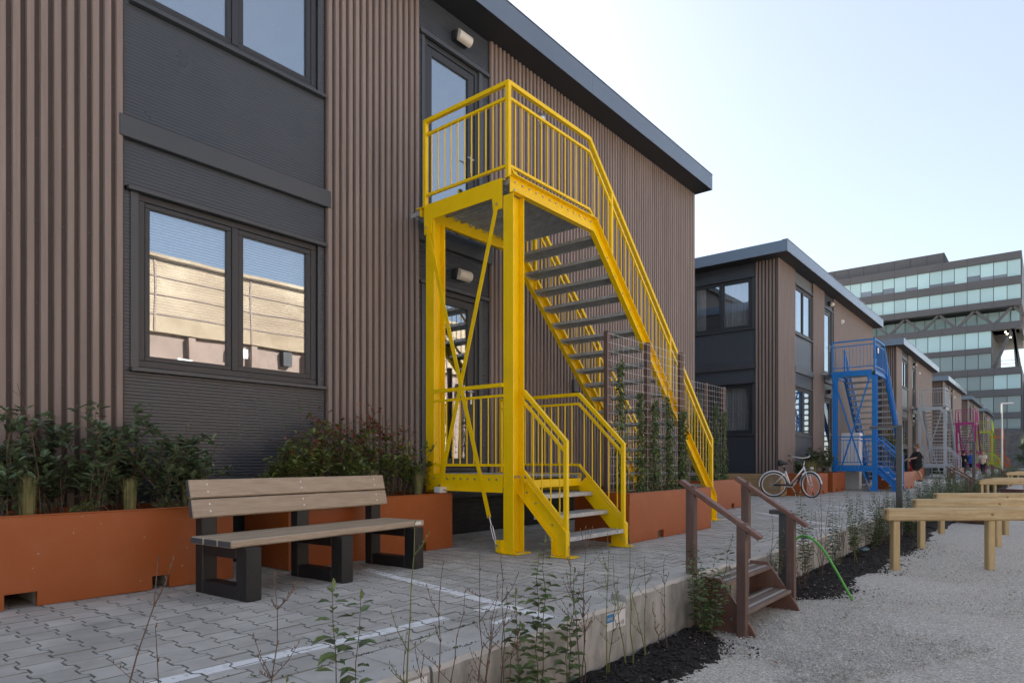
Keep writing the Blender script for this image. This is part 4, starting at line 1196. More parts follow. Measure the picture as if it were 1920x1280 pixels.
def trellis(x, y0, y1, z0, z1, label):
    root = empty('wire_trellis', (x, (y0 + y1) / 2, z0))
    for y in (y0, (y0 + y1) / 2, y1):
        b = MB(); b.cbox(x - .035, x + .035, y - .035, y + .035, z0 - .1, z1 + .02, .004); b.build('post', BROWNP, root)
    b = MB(); n = int((y1 - y0 + .1) / .125)
    for i in range(n + 1): y = y0 - .05 + (y1 - y0 + .1) * i / n; b.tube([(x + .04, y, z0 + .05), (x + .04, y, z1)], .0023, 4)
    m = int((z1 - z0) / .112)
    for i in range(m + 1): z = z0 + .06 + (z1 - z0 - .08) * i / m; b.tube([(x + .046, y0 - .06, z), (x + .046, y1 + .06, z)], .0023, 4)
    b.build('wire_mesh', WIRE, root)
    return tag(root, label, 'trellis', 'planter trellises')
trellis(1.84, 7.12, 9.25, .55, 2.62, 'wire mesh trellis on three brown posts in front of the yellow flight')
for i, (y, lab) in enumerate([(7.35, 'climbing plant on the yellow-side trellis, nearest the short yellow steps'), (7.85, 'climbing plant left of the middle post of the front trellis'), (8.25, 'climbing plant just right of the middle post of the front trellis'), (8.72, 'climbing plant near the right post of the front trellis'), (9.15, 'climbing plant at the right end of the front trellis')]):
    climber((1.92, y, .57), [1.75, 1.6, 1.55, 1.6, 1.5][i], lab, 'climbing plants on the front trellis', 120 + i)
trellis(.58, 12.2, 14.1, .55, 2.62, 'wire mesh trellis standing before the dark gable windows')
for i, y in enumerate((12.4, 13.0, 13.5, 13.95)):
    climber((.66, y, .57), [1.5, 1.7, 1.7, 1.6][i], ['climbing plant on the farther trellis, leftmost', 'climbing plant on the farther trellis, second from the left', 'climbing plant on the farther trellis, second from the right', 'climbing plant on the farther trellis, rightmost'][i], 'climbing plants on the farther trellis', 130 + i, 800)
shrub('evergreen_shrub', (.45, 20.2, .58), 'dark low shrub in the planter behind the bicycle handlebar', 'shrub', 'shrubs behind the bicycle', .42, .42, 10, 80, .07, .02, seed=150)
tuft((.55, 21.1, .58), 'yellowish grass clump behind the bicycle front wheel', .48, 420, .16, 151, flare=.7)
shrub('photinia_shrub', (.45, 21.7, .58), 'dark green shrub between the bicycle and the blue column', 'shrub', 'shrubs behind the bicycle', .85, .55, 12, 110, .08, .022, leafm=LEAFD, tipm=LEAFR, tipf=.4, seed=152)
shrub('photinia_shrub', (.45, 23.2, .58), 'reddish shrub in the planter left of the blue staircase', 'shrub', 'shrubs behind the bicycle', .95, .6, 12, 110, .08, .022, leafm=LEAFD, tipm=LEAFR, tipf=.6, seed=153)
shrub('climbing_plant', (1.85, 27.4, .57), 'leafy climber showing through the blue flight', 'climbing plant', None, 1.5, .5, 10, 90, .09, .025, leafm=LEAFP, seed=154)

# ------------------------------------------------------------------ bench
bench = empty('park_bench', (1.3, 3.25, 0))
tag(bench, 'bench with tan planks and black plastic legs in front of the planters', 'bench')
BR = R(4.9)
BM = Matrix.Translation((1.36, 3.25, 0)) @ Matrix.Rotation(BR, 4, 'Z')
def bb(name, x0, x1, y0, y1, z0, z1, m, c=.006, parent=bench, tilt=None, mi=None):
    b = MB(); M = BM if tilt is None else BM @ tilt
    b.cbox(x0, x1, y0, y1, z0, z1, c, M); return b.build(name, m, parent)
for y in (-.86, 0, .86):
    g = MB(); t = .06
    g.cbox(.20, .34, y - t, y + t, 0, .382, .008, BM); g.cbox(-.33, -.23, y - t, y + t, 0, .60, .008, BM)
    g.cbox(-.231, .201, y - t + .003, y + t - .003, .295, .381, .006, BM); g.cbox(-.231, .201, y - t + .003, y + t - .003, .0, .10, .006, BM)
    T = Matrix.Translation((-.28, 0, .56)) @ Matrix.Rotation(R(-14), 4, 'Y')
    g.cbox(-.045, .02, y - t + .004, y + t - .004, -.02, .27, .006, BM @ T)
    g.build('leg', PLASTK, bench)
for i, x in enumerate((-.17, .01, .19)):
    p = bb('seat_plank', x - .085, x + .085, -1.0, 1.0, .384, .438, PLASTW, .01)
    for e in (-1.0012, 1.0012):
        bb('plank_end', x - .078, x + .078, e - .0008, e + .0008, .391, .431, ENDK, .0003, p)
T = Matrix.Translation((-.255, 0, .565)) @ Matrix.Rotation(R(-14), 4, 'Y')
for i, z in enumerate((.0, .152)):
    p = bb('back_plank', .0, .045, -1.0, 1.0, z, z + .142, PLASTW, .008, tilt=T)
    for e in (-1.0012, 1.0012): bb('plank_end', .006, .039, e - .0008, e + .0008, z + .006, z + .136, ENDK, .0003, p, T)
    for y in (-.86, 0, .86):
        for zz in (z + .045, z + .1): bb('screw_cap', .0452, .048, y - .007, y + .007, zz - .007, zz + .007, WHITE, .001, p, T)
s = bb('label_tag', .2752, .277, .86, .95, .40, .43, WHITE, .0003)
# small white box on the planter corner
b = MB(); b.cbox(.66, .76, 5.24, 5.36, .634, .70, .004); o = b.build('white_box', WHITE, None, origin=(.71, 5.3, .634))
b = MB(); b.box(.7605, .762, 5.29, 5.34, .665, .675); b.build('print', INK, o)
tag(o, 'small white box on the corner of the planter beside the yellow column', 'box')

# ------------------------------------------------------------------ wooden steps down to the gravel
def wooden_steps(dy, label):
    root = empty('wooden_steps', (4.0, 5.9 + dy, -.42))
    Y0, Y1 = 5.26 + dy, 6.55 + dy
    for y in (Y0, Y1):
        b = MB(); b.cbox(3.76, 3.835, y - .036, y + .036, -.43, .79, .004); b.build('post', BROWNP, root)
        b = MB(); b.cbox(4.195, 4.27, y - .036, y + .036, -.43, .50, .004); b.build('post', BROWNP, root)
        b = MB(); b.beam((3.70, y, .83), (4.38, y, .385), .085, .04, (0, 0, 1), .006); b.build('handrail', BROWNW, root)
        s = 1 if y == Y0 else -1
        b = MB(); ys = sorted((y + s * .037, y + s * .065))
        b.prism([(3.86, -.43), (4.33, -.43), (4.30, -.36), (4.03, .02), (3.86, .02)], 'y', ys[0], ys[1]); sk = b.build('side_board', BROWNW, root)
        q = MB()
        for (x, z) in ((3.98, -.05), (4.13, -.30), (4.24, -.38)): q.tube([(x, y - s * .0 + s * .033, z), (x, y + s * .036, z)], .011, 8)
        q.build('coach_bolt', STEEL, sk)
    for x0, x1, z in ((3.855, 4.075, -.012), (4.02, 4.255, -.225)):
        for i in range(2):
            a = x0 + i * (x1 - x0) / 2
            b = MB(); b.cbox(a + .002, a + (x1 - x0) / 2 - .002, Y0 + .066, Y1 - .066, z - .032, z, .004); t = b.build('tread_board', TREADW, root)
            b = MB(); b.box(a + .045, a + .07, Y0 + .08, Y1 - .08, z + .0003, z + .003); b.build('grip_strip', STRIP, t)
    return tag(root, label, 'steps', 'brown wooden steps between paving and gravel')
wooden_steps(0, 'brown wooden steps with two handrails in the right foreground')
wooden_steps(18.6, 'brown wooden steps with handrails, second along the wall')
wooden_steps(37.5, 'brown wooden steps with handrails, farthest along the wall')

# ------------------------------------------------------------------ low path light, lamp posts, mast
root = empty('bollard_light', (4.0, 7.12, -.42))
b = MB(); b.cbox(3.955, 4.045, 7.07, 7.17, -.43, .44, .004); b.build('post', BOLL, root)
b = MB(); b.cbox(3.86, 4.06, 7.05, 7.19, .441, .485, .005); b.build('head', BOLL, root)
tag(root, 'slate grey bollard light behind the front wooden handrail', 'bollard light')
def lamp_post(x, y, top, label):
    root = empty('lamp_post', (x, y, -.42))
    b = MB(); b.cbox(x - .05, x + .05, y - .05, y + .05, -.43, top, .005); b.build('post', LAMPG, root)
    b = MB(); b.beam((x - .48, y - .06, top - .01), (x + .055, y + .0, top + .0), .09, .045, (0, 0, 1), .005); b.build('head', LAMPG, root)
    return tag(root, label, 'lamp post', 'grey path lamp posts')
lamp_post(4.02, 13.8, 1.64, 'slender grey lamp post with flat arm, right of the blue staircase')
lamp_post(4.02, 29.2, 1.70, 'slender grey lamp post standing before the magenta staircase')
root = empty('light_mast', (2.2, 88, 0)); b = MB(); b.tube([(2.2, 88, -.4), (2.2, 88, 7.2)], [.11, .07], 8); b.build('pole', WHITE, root)
b = MB(); b.cbox(2.2, 3.2, 87.9, 88.1, 7.15, 7.28, .02); b.build('head', WHITE, root); tag(root, 'tall white light mast before the office stone base', 'lamp post')

# green hose arching out of the bed
hp = [(4.10, 7.0, -.36), (4.03, 7.15, -.16), (4.02, 7.28, .08), (4.09, 7.32, .19), (4.2, 7.28, .20), (4.33, 7.26, .10), (4.44, 7.27, -.08), (4.53, 7.30, -.26), (4.60, 7.34, -.415)]
def smooth_path(P, n=8):
    P = [Vector(p) for p in P]; out = []
    for i in range(len(P) - 1):
        p0, p1, p2, p3 = P[max(0, i - 1)], P[i], P[i + 1], P[min(len(P) - 1, i + 2)]
        for k in range(n):
            t = k / n; out.append(.5 * ((2 * p1) + (p2 - p0) * t + (2 * p0 - 5 * p1 + 4 * p2 - p3) * t * t + (3 * p1 - p0 - 3 * p2 + p3) * t ** 3))
    return out + [P[-1]]
b = MB(); b.tube(smooth_path(hp), .0125, 10); o = b.build('garden_hose', HOSE, None, True, origin=(4.3, 7.3, -.42))
tag(o, 'bright green hose arching from the mulch bed to the gravel', 'hose')
b = MB(); g = random.Random(4); pts = [(3.98 + .05 * math.cos(i) * (i % 2), 11.0 + i * .045, -.37 + .012 * math.sin(i * 2)) for i in range(7)]
b.tube(pts, [.012, .035, .042, .03, .04, .036, .015], 8); o = b.build('plastic_bottle', BLUEPET, None, origin=(3.98, 11.1, -.4)); tag(o, 'crumpled blue plastic bottle lying on the mulch', 'bottle')

# ------------------------------------------------------------------ pine beam frames in the gravel yard
def beam_frame(x, y, L, label, ang=41, npost=3, first=.04, gap=1.27):
    root = empty('beam_frame', (x, y, -.42)); root.rotation_euler = (0, 0, R(ang))
    b = MB(); b.beam((-.05, 0, .72), (L, 0, .72), .13, .165, (0, 0, 1), .022); link('beam', b.mesh('beam', PINE), root)
    for i in range(npost):
        q = first + i * gap
        b = MB(); b.cbox(q, q + .092, -.046, .046, -.02, .636, .010); link('post', b.mesh('post', PINEV), root)
    return tag(root, label, 'timber frame', 'pine beam frames in the gravel yard')
beam_frame(4.52, 9.75, 3.4, 'nearest pine beam on posts in the gravel yard')
beam_frame(4.47, 12.42, 3.6, 'second pine beam from the camera in the gravel yard')
beam_frame(4.47, 14.98, 3.8, 'third pine beam from the camera, partly hidden by the second')
for i, (x, y) in enumerate([(4.35, 26.5), (4.4, 28.3), (4.5, 30.4), (4.35, 44.5), (4.4, 47.4), (4.6, 50.5)]):
    beam_frame(x, y, 4.2, ['distant pine beam below the white-coated person', 'distant pine beam, middle of the second set', 'distant pine beam, rear of the second set', 'tiny pine beam, front of the farthest set', 'tiny pine beam, middle of the farthest set', 'tiny pine beam, rear of the farthest set'][i], gap=1.5)
b = MB(); b.beam((4.12, 18.7, -.33), (5.35, 17.7, -.33), .05, .2, (0, 0, 1), .006); o = b.build('timber_edging', BROWNW, None, origin=(4.7, 18.2, -.42)); tag(o, 'dark brown timber edging board behind the pine beams', 'edging')
b = MB(); b.beam((4.6, 33.5, -.28), (6.6, 32.1, -.28), .05, .3, (0, 0, 1), .006); o = b.build('timber_edging', BROWNW, None, origin=(5.6, 32.8, -.42)); tag(o, 'brown timber edging board below the distant pine beams', 'edging')

# ------------------------------------------------------------------ young plants in the soil bed
def leafy_plant(loc, label, group, h=.9, stems=3, seed=1, L=.05, w=.015, spread=.12, m=LEAFV, dens=46, lo=.18):
    """upright privet-like stems with paired leaves"""
    g = random.Random(seed); root = empty('young_shrub', loc); bs, bl = MB(), MB()
    for s in range(stems):
        a = g.uniform(0, 6.283); hh = h * (1 if s == 0 else g.uniform(.55, .95)); sp = spread * g.uniform(.3, 1)
        base = Vector((g.uniform(-.04, .04), g.uniform(-.04, .04), -.03)); tip = base + Vector((sp * math.cos(a), sp * math.sin(a), hh))
        pts = [base.lerp(tip, i / 7) + Vector((g.uniform(-1, 1), g.uniform(-1, 1), 0)) * .012 for i in range(8)]
        bs.tube(pts, [.0038 - .0026 * i / 7 for i in range(8)], 5)
        n = int(dens * hh); az = g.uniform(0, 3)
        for k in range(n):
            t = lo + (1 - lo) * (k + .5) / n; q = t * 7; i = min(6, int(q)); p = pts[i].lerp(pts[i + 1], q - i); az += 1.57 + g.uniform(-.35, .35)
            if g.random() < .12: continue
            for sg in (0, math.pi):
                d = Vector((math.cos(az + sg), math.sin(az + sg), g.uniform(.0, .55)))
                f = (.55 + .55 * math.sin(math.pi * min(1, .15 + t * .8))) * g.uniform(.75, 1.15)
                leaf(bl, p + d * .008, d, Vector((0, 0, 1)) + rdir(g) * .25, L * f, w * f, 0, curl=g.uniform(.12, .4))
        leaf(bl, pts[-1], Vector((.1, .1, 1)), Vector((1, 0, 0)), L * .6, w * .5)
    part('stems', bs, TWIG, root); part('leaves', bl, m, root)
    return tag(root, label, 'shrub', group)
def bare_plant(loc, label, group, h=.9, stems=2, seed=1, m=TWIG, branch=5, lean=(0, 0), buds=True, r0=.0042):
    g = random.Random(seed); root = empty('bare_twigs', loc); bs, bu = MB(), MB()
    for s in range(stems):
        hh = h * (1 if s == 0 else g.uniform(.5, .92)); a = g.uniform(0, 6.283)
        base = Vector((g.uniform(-.03, .03), g.uniform(-.03, .03), -.03)) * (1 if stems > 1 else .3)
        tip = Vector((lean[0] + (.12 * math.cos(a) if s else 0), lean[1] + (.12 * math.sin(a) if s else 0), hh))
        pts = [base.lerp(tip, i / 8) + Vector((g.uniform(-1, 1), g.uniform(-1, 1), 0)) * .009 for i in range(9)]
        bs.tube(pts, [r0 - (r0 * .72) * i / 8 for i in range(9)], 5)
        for q in range(branch):
            i = g.randint(3, 7); p = pts[i]; an = g.uniform(0, 6.283); ln = hh * g.uniform(.1, .34) * (1 - .06 * i)
            d = Vector((math.cos(an), math.sin(an), g.uniform(.6, 1.6))).normalized()
            e = p + d * ln; mid = p.lerp(e, .5) + Vector((math.cos(an), math.sin(an), 0)) * ln * .06
            bs.tube([p, mid, e], [r0 * .42, r0 * .34, r0 * .2], 4)
            if buds:
                for t in (.35, .6, .85, 1): bu.tube([p.lerp(e, t), p.lerp(e, t) + Vector((0, 0, .011))], [.0028, .0008], 4)
        if buds:
            for i in range(3, 9): bu.tube([pts[i] + Vector((.003, 0, 0)), pts[i] + Vector((.006, .003, .016))], [.003, .0008], 4)
    part('stems', bs, m, root); part('buds', bu, LEAFB if m is TWIG else LEAFP, root)
    return tag(root, label, 'twigs', group)
GB, GL = 'bare twigs in the front bed', 'leafy young shrubs in the bed'
SZ = -.39
bare_plant((4.10, .56, SZ), 'long bare twig leaning right across the bottom left corner', GB, 1.08, 1, 1, branch=1, lean=(-.10, .32), r0=.005)
bare_plant((4.05, .50, SZ), 'short bare twig at the bottom left corner', GB, .62, 1, 2, branch=2)
bare_plant((4.0, .92, SZ), 'thin bent twig in front of the left painted line', GB, .86, 1, 3, branch=3, lean=(-.06, -.04))
bare_plant((4.0, 1.26, SZ), 'straight bare twig with tiny side shoots under the bench', GB, .98, 1, 4, branch=7, lean=(0, .01))
leafy_plant((3.98, 1.40, SZ), 'small leafy shrub with brownish tips at the bottom edge', GL, .58, 4, 5, .042, .014, .14)
leafy_plant((3.98, 1.58, SZ), 'upright leafy stem below the middle bench leg', GL, .92, 2, 6, .078, .024, .05, dens=24)
bare_plant((3.98, 1.90, SZ), 'tall green twig with forked branches left of the first stickered block', GB, 1.12, 1, 7, m=TWIGG, branch=5, lean=(.02, .03), r0=.0055)
bare_plant((4.05, 1.84, SZ), 'dark straight twig with a green bud beside the first sticker', GB, .66, 1, 8, branch=1)
bare_plant((4.0, 2.10, SZ), 'brown twig cluster over the sticker of the near wall block', GB, .92, 3, 9, branch=4)
bare_plant((4.0, 2.36, SZ), 'brown budding twigs in front of the painted corner', GB, .98, 4, 10, branch=3)
bare_plant((4.0, 2.52, SZ), 'reddish bare twigs left of the leafy trio', GB, .90, 3, 11, branch=5)
leafy_plant((3.98, 2.72, SZ), 'leafy shrub stem at the left of the leafy trio by the wall', GL, .70, 2, 12, .078, .024, .05, dens=25)
leafy_plant((3.96, 2.88, SZ), 'tallest leafy shrub by the wall, below the yellow steps', GL, .96, 2, 13, .078, .024, .03, dens=25)
leafy_plant((3.96, 3.12, SZ), 'leafy shrub stem at the right of the leafy trio by the wall', GL, .76, 2, 14, .078, .024, .05, dens=25)
bare_plant((3.96, 3.36, SZ), 'branching bare bush in front of the second sticker', GB, .98, 3, 15, branch=9)
bare_plant((3.96, 3.62, SZ), 'bare forked twigs beside the second sticker', GB, .92, 2, 16, branch=7, m=TWIGG)
bare_plant((3.98, 3.86, SZ), 'tall green stem right of the second sticker', GB, 1.08, 2, 17, branch=4, m=TWIGG, lean=(-.03, .04), r0=.005)
bare_plant((3.97, 4.1, SZ), 'yellowish twig against the raised wall block', GB, .72, 2, 18, branch=4, m=TWIGG)
bare_plant((3.97, 4.4, SZ), 'thin twigs before the raised wall block', GB, .66, 2, 19, branch=5)
leafy_plant((4.05, 4.98, -.40), 'bushy leafy shrub hiding the near side of the wooden steps', GL, .84, 5, 20, .064, .020, .34, dens=40, lo=.1)
leafy_plant((4.0, 5.12, -.41), 'leafy shrub leaning over the front tread of the wooden steps', GL, .74, 4, 44, .064, .020, .36, dens=34, lo=.2)
leafy_plant((3.98, 6.92, -.40), 'dense leafy stem between the wooden steps and the bollard light', GL, .72, 3, 21, .045, .017, .07, dens=60)
bare_plant((3.97, 6.84, -.40), 'thin twigs behind the far wooden handrail', GB, .98, 3, 22, branch=4)
bare_plant((4.12, 7.35, SZ), 'bare twigs inside the arch of the green hose', GB, .70, 4, 23, branch=6)
leafy_plant((3.98, 7.95, SZ), 'tall leafy shrub right of the bollard light', GL, 1.06, 3, 24, .06, .02, .10, dens=40)
bare_plant((4.05, 8.3, SZ), 'tall bare twigs behind the green hose', GB, 1.15, 5, 25, branch=4)
leafy_plant((4.1, 8.75, SZ), 'thin leafy stem right of the green hose', GL, .86, 2, 26, .064, .020, .06)
bare_plant((4.05, 9.2, SZ), 'bare twigs left of the blue plastic bottle', GB, .85, 4, 27, branch=5)
bare_plant((4.15, 9.7, SZ), 'slim green stem standing by the first pine post', GB, .95, 2, 28, branch=3, m=TWIGG)
leafy_plant((4.0, 10.3, SZ), 'dense leafy shrub behind the first pine post', GL, .95, 5, 29, .06, .02, .2, dens=46)
protoL = [leafy_plant((4.05, 11.1, SZ), 'bushy leafy shrub beside the blue plastic bottle', GL, .92, 6, 30, .06, .02, .26, dens=50), leafy_plant((4.05, 12.0, SZ), 'bushy leafy shrub left of the second pine beam', GL, 1.0, 6, 31, .06, .02, .26, dens=50)]
protoB = [bare_plant((4.1, 11.6, SZ), 'tall bare stems left of the second pine beam', GB, 1.05, 5, 32, branch=5), bare_plant((4.0, 12.4, SZ), 'thin bare stems before the lamp post', GB, .95, 5, 33, branch=6)]
g = random.Random(77); y = 12.8
while y < 70:
    c = copy_tree(g.choice(protoL if g.random() < .68 else protoB)); f = g.uniform(.85, 1.25)
    c.location = (4.05 + g.uniform(-.12, .2), y, SZ); c.rotation_euler = (0, 0, g.uniform(0, 6.28)); c.scale = (f, f, f)
    where = 'beside the nearer grey lamp post' if y < 15 else 'between the nearer lamp post and the second wooden steps' if y < 23.7 else 'between the second wooden steps and the farther lamp post' if y < 29 else 'beyond the farther grey lamp post'
    if c['category'] == 'shrub': tag(c, 'leafy bed shrub ' + where, None, 'leafy bed shrubs ' + where)
    else: tag(c, 'bare bed twigs ' + where, None, 'bare bed twigs ' + where)
    y += g.uniform(.28, .5) * (1 + (y - 12) * .02)
# low hedge plants and a dark tree at the far right
for i, (x, y, h) in enumerate([(6.2, 62, 1.5), (7.4, 60, 1.3), (8.8, 63, 1.6), (10.4, 61, 1.4), (12.2, 60, 1.5), (5.2, 66, 1.2)]):
    shrub('hedge_shrub', (x, y, -.42), 'low mixed shrub far right beyond the last pine beams', 'shrub', 'far right shrubs', h, .9, 12, 70, .16, .055, leafm=LEAFD, tipm=LEAFB, tipf=.3, seed=300 + i, side=4, lo=.05)
def small_tree(loc, label, h, rad, seed):
    g = random.Random(seed); root = empty('evergreen_tree', loc); bt, bl = MB(), MB()
    bt.tube([(0, 0, -.1), (.03, 0, h * .4), (0, .03, h * .92)], [.10, .075, .02], 8)
    for k in range(34):
        z = h * g.uniform(.14, .95); a = g.uniform(0, 6.283); r = rad * (1 - (z / h) ** 1.5 * .75) * g.uniform(.6, 1.05)
        e = Vector((r * math.cos(a), r * math.sin(a), z + r * .35)); bt.tube([(0, 0, z), e * .5 + Vector((0, 0, z * .5)), e], [.025, .016, .006], 4)
        for q in range(120):
            t = g.uniform(.25, 1.05); p = Vector((0, 0, z)).lerp(e, t) + rdir(g, -1, 1) * g.uniform(0, .28)
            leaf(bl, p, rdir(g, -.6, .8), Vector((0, 0, 1)) + rdir(g), g.uniform(.08, .16), .035)
    part('trunk', bt, TWIG, root); part('crown', bl, LEAFD, root); return tag(root, label, 'tree')
small_tree((4.2, 92, -.4), 'dark evergreen tree before the office stone base', 4.0, 1.5, 5)

# ------------------------------------------------------------------ bicycle
def bicycle(rear, front, lean=R(6)):
    rear, front = Vector(rear), Vector(front); d = (front - rear); d.z = 0; wb = d.length; ang = math.atan2(d.y, d.x)
    root = empty('bicycle', rear); root.rotation_euler = (lean, 0, ang)
    rw = .35
    def p(name, b, m, parent=root, smooth=True):
        me = b.mesh(name, m, smooth=smooth); return link(name, me, parent)
    def wheel(M, nm='wheel'):
        def circ(r, n=36): return [M @ Vector((r * math.cos(6.2832 * i / n), 0, r * math.sin(6.2832 * i / n))) for i in range(n + 1)]
        b = MB(); b.tube(circ(rw - .014), .016, 8, cap=False); w = p(nm, b, RUBBER)
        b = MB(); b.tube(circ(rw - .045), .017, 6, cap=False); p('rim', b, BIKES, w)
        b = MB()
        for i in range(28):
            a = 6.2832 * i / 28; s = .03 if i % 2 else -.03
            b.tube([M @ Vector((.02 * math.cos(a), s, .02 * math.sin(a))), M @ Vector(((rw - .05) * math.cos(a), 0, (rw - .05) * math.sin(a)))], .0016, 3)
        tag(p('spokes', b, BIKES, w), kind='stuff')
        b = MB(); b.tube([M @ Vector((0, -.05, 0)), M @ Vector((0, .05, 0))], .022, 10); p('hub', b, STEEL, w)
        b = MB(); n = 26; f0, f1 = (R(10), R(190)) if nm == 'wheel' else (R(35), R(165))
        b.tube([M @ Vector(((rw + .025) * math.cos(f0 + (f1 - f0) * i / n), 0, (rw + .025) * math.sin(f0 + (f1 - f0) * i / n))) for i in range(n + 1)], .022, 6); p('mudguard', b, BIKES, w)
    Mr = Matrix.Translation((0, 0, rw)); wheel(Mr)
    st = Matrix.Translation((wb, 0, rw)); steer = Matrix.Translation((wb - .10, 0, 0)) @ Matrix.Rotation(R(-50), 4, 'Z') @ Matrix.Translation((-(wb - .10), 0, 0))
    wheel(steer @ st)
    bbk, head0, head1, seat0, seat1 = Vector((.46, 0, .28)), Vector((wb - .17, 0, .70)), Vector((wb - .22, 0, .86)), Vector((.40, 0, .42)), Vector((.27, 0, .84))
    b = MB(); b.tube([bbk, head0 + Vector((0, 0, -.0))], .027, 10); b.tube([bbk + Vector((-.02, 0, .10)), head1 + Vector((0, 0, -.05))], .021, 10); b.tube([bbk, seat0, seat1], .02, 10); b.tube([head0, head1], .022, 10)
    for s in (-.05, .05): b.tube([bbk + Vector((0, s * .5, 0)), Vector((0, s, rw))], .011, 6); b.tube([Vector((.31, s * .4, .68)), Vector((0, s, rw))], .009, 6)
    p('frame', b, BIKES)
    b = MB(); b.tube([bbk + Vector((.12, 0, .13)), bbk.lerp(head0, .78) + Vector((0, 0, .012))], .0295, 10); b.tube([(.30, 0, .74), (.27, 0, .84)], .0235, 10); p('frame_decal', b, BIKEK)
    b = MB(); b.tube([(.265, 0, .85), (.245, 0, .92)], .013, 8); p('seat_post', b, STEEL)
    b = MB(); b.tube([(.10, 0, .945), (.16, 0, .95), (.27, 0, .945), (.38, 0, .945)], [.075, .095, .05, .02], 10); sdl = p('saddle', b, BIKEK); sdl.scale = (1, 1, 1)
    b = MB(); crown = steer @ Vector((wb - .13, 0, .66))
    for s in (-.055, .055): b.tube([steer @ Vector((wb - .13, s, .70)), steer @ Vector((wb - .06, s, .5)), steer @ Vector((wb, s, rw))], [.014, .013, .009], 8)
    b.tube([steer @ Vector((wb - .13, -.06, .70)), steer @ Vector((wb - .13, .06, .70))], .016, 8); p('fork', b, BIKES)
    b = MB(); top = steer @ Vector((wb - .24, 0, 1.0)); b.tube([head1, top], .014, 8); p('stem', b, STEEL)
    top = top + Vector((0, 0, .08)); hb = [steer @ (Vector(q) + Vector((0, 0, .08))) for q in ((wb - .50, -.31, 1.07), (wb - .36, -.30, 1.05), (wb - .26, -.18, 1.02), (wb - .24, 0, 1.0), (wb - .26, .18, 1.02), (wb - .36, .30, 1.05), (wb - .50, .31, 1.07))]
    b = MB(); b.tube(smooth_path(hb, 4), .0125, 8); h = p('handlebar', b, STEEL)
    for a, c in ((0, 1), (6, 5)):
        b = MB(); b.tube([hb[a], hb[a].lerp(hb[c], .8)], .018, 8); p('grip', b, BIKEK, h)
    b = MB(); b.tube([bbk + Vector((0, -.06, 0)), bbk + Vector((0, .06, 0))], .02, 8); b.tube([bbk + Vector((0, -.07, 0)), bbk + Vector((.10, -.07, -.13))], .009, 6); b.tube([bbk + Vector((0, .07, 0)), bbk + Vector((-.10, .07, .13))], .009, 6); p('crank', b, STEEL)
    b = MB(); b.cbox(.51, .61, -.17, -.08, .13, .155, .006); p('pedal', b, BIKEK); b = MB(); b.cbox(.31, .41, .08, .17, .40, .425, .006); p('pedal', b, BIKEK)
    b = MB(); b.cbox(.0, .50, -.07, -.05, .32, .37, .008); p('chain_guard', b, BIKEK)
    b = MB(); b.tube([bbk + Vector((.05, -.04, -.03)), (.58, -.16, .0)], .009, 6); p('kickstand', b, STEEL)
    b = MB(); b.tube([Vector((wb - .20, 0, .78)), steer @ Vector((wb - .02, 0, .80)), steer @ Vector((wb + .0, 0, .80))], .008, 6); b.cbox(wb - .06, wb + .03, -.03, .03, .77, .84, .01); p('headlight', b, STEEL)
    return tag(root, 'silver city bicycle on its stand in front of the farther planters', 'bicycle')
bicycle((.20, 18.72, 0), (1.12, 19.05, 0))

# ------------------------------------------------------------------ people (one continuous skinned body each, clothes as children)
def skinned(name, chains, m, parent, root_i=0, sub=2):
    """chains: list of joints (pos, radius) lists; joints closer than 1 mm are shared"""
    vs, rs, es, idx = [], [], [], {}
    for ch in chains:
        last = None
        for pos, r in ch:
            key = tuple(round(c, 3) for c in pos)
            if key not in idx: idx[key] = len(vs); vs.append(pos); rs.append(r)
            if last is not None and last != idx[key]: es.append((last, idx[key]))
            last = idx[key]
    me = bpy.data.meshes.new(name); me.from_pydata(vs, es, []); me.materials.append(m)
    o = link(name, me, parent)
    sk = o.modifiers.new('skin', 'SKIN'); sk.use_smooth_shade = True
    lay = me.skin_vertices[0].data
    for i, r in enumerate(rs): lay[i].radius = r if isinstance(r, tuple) else (r, r); lay[i].use_root = (i == root_i)
    sb = o.modifiers.new('sub', 'SUBSURF'); sb.levels = sub; sb.render_levels = sub
    return o
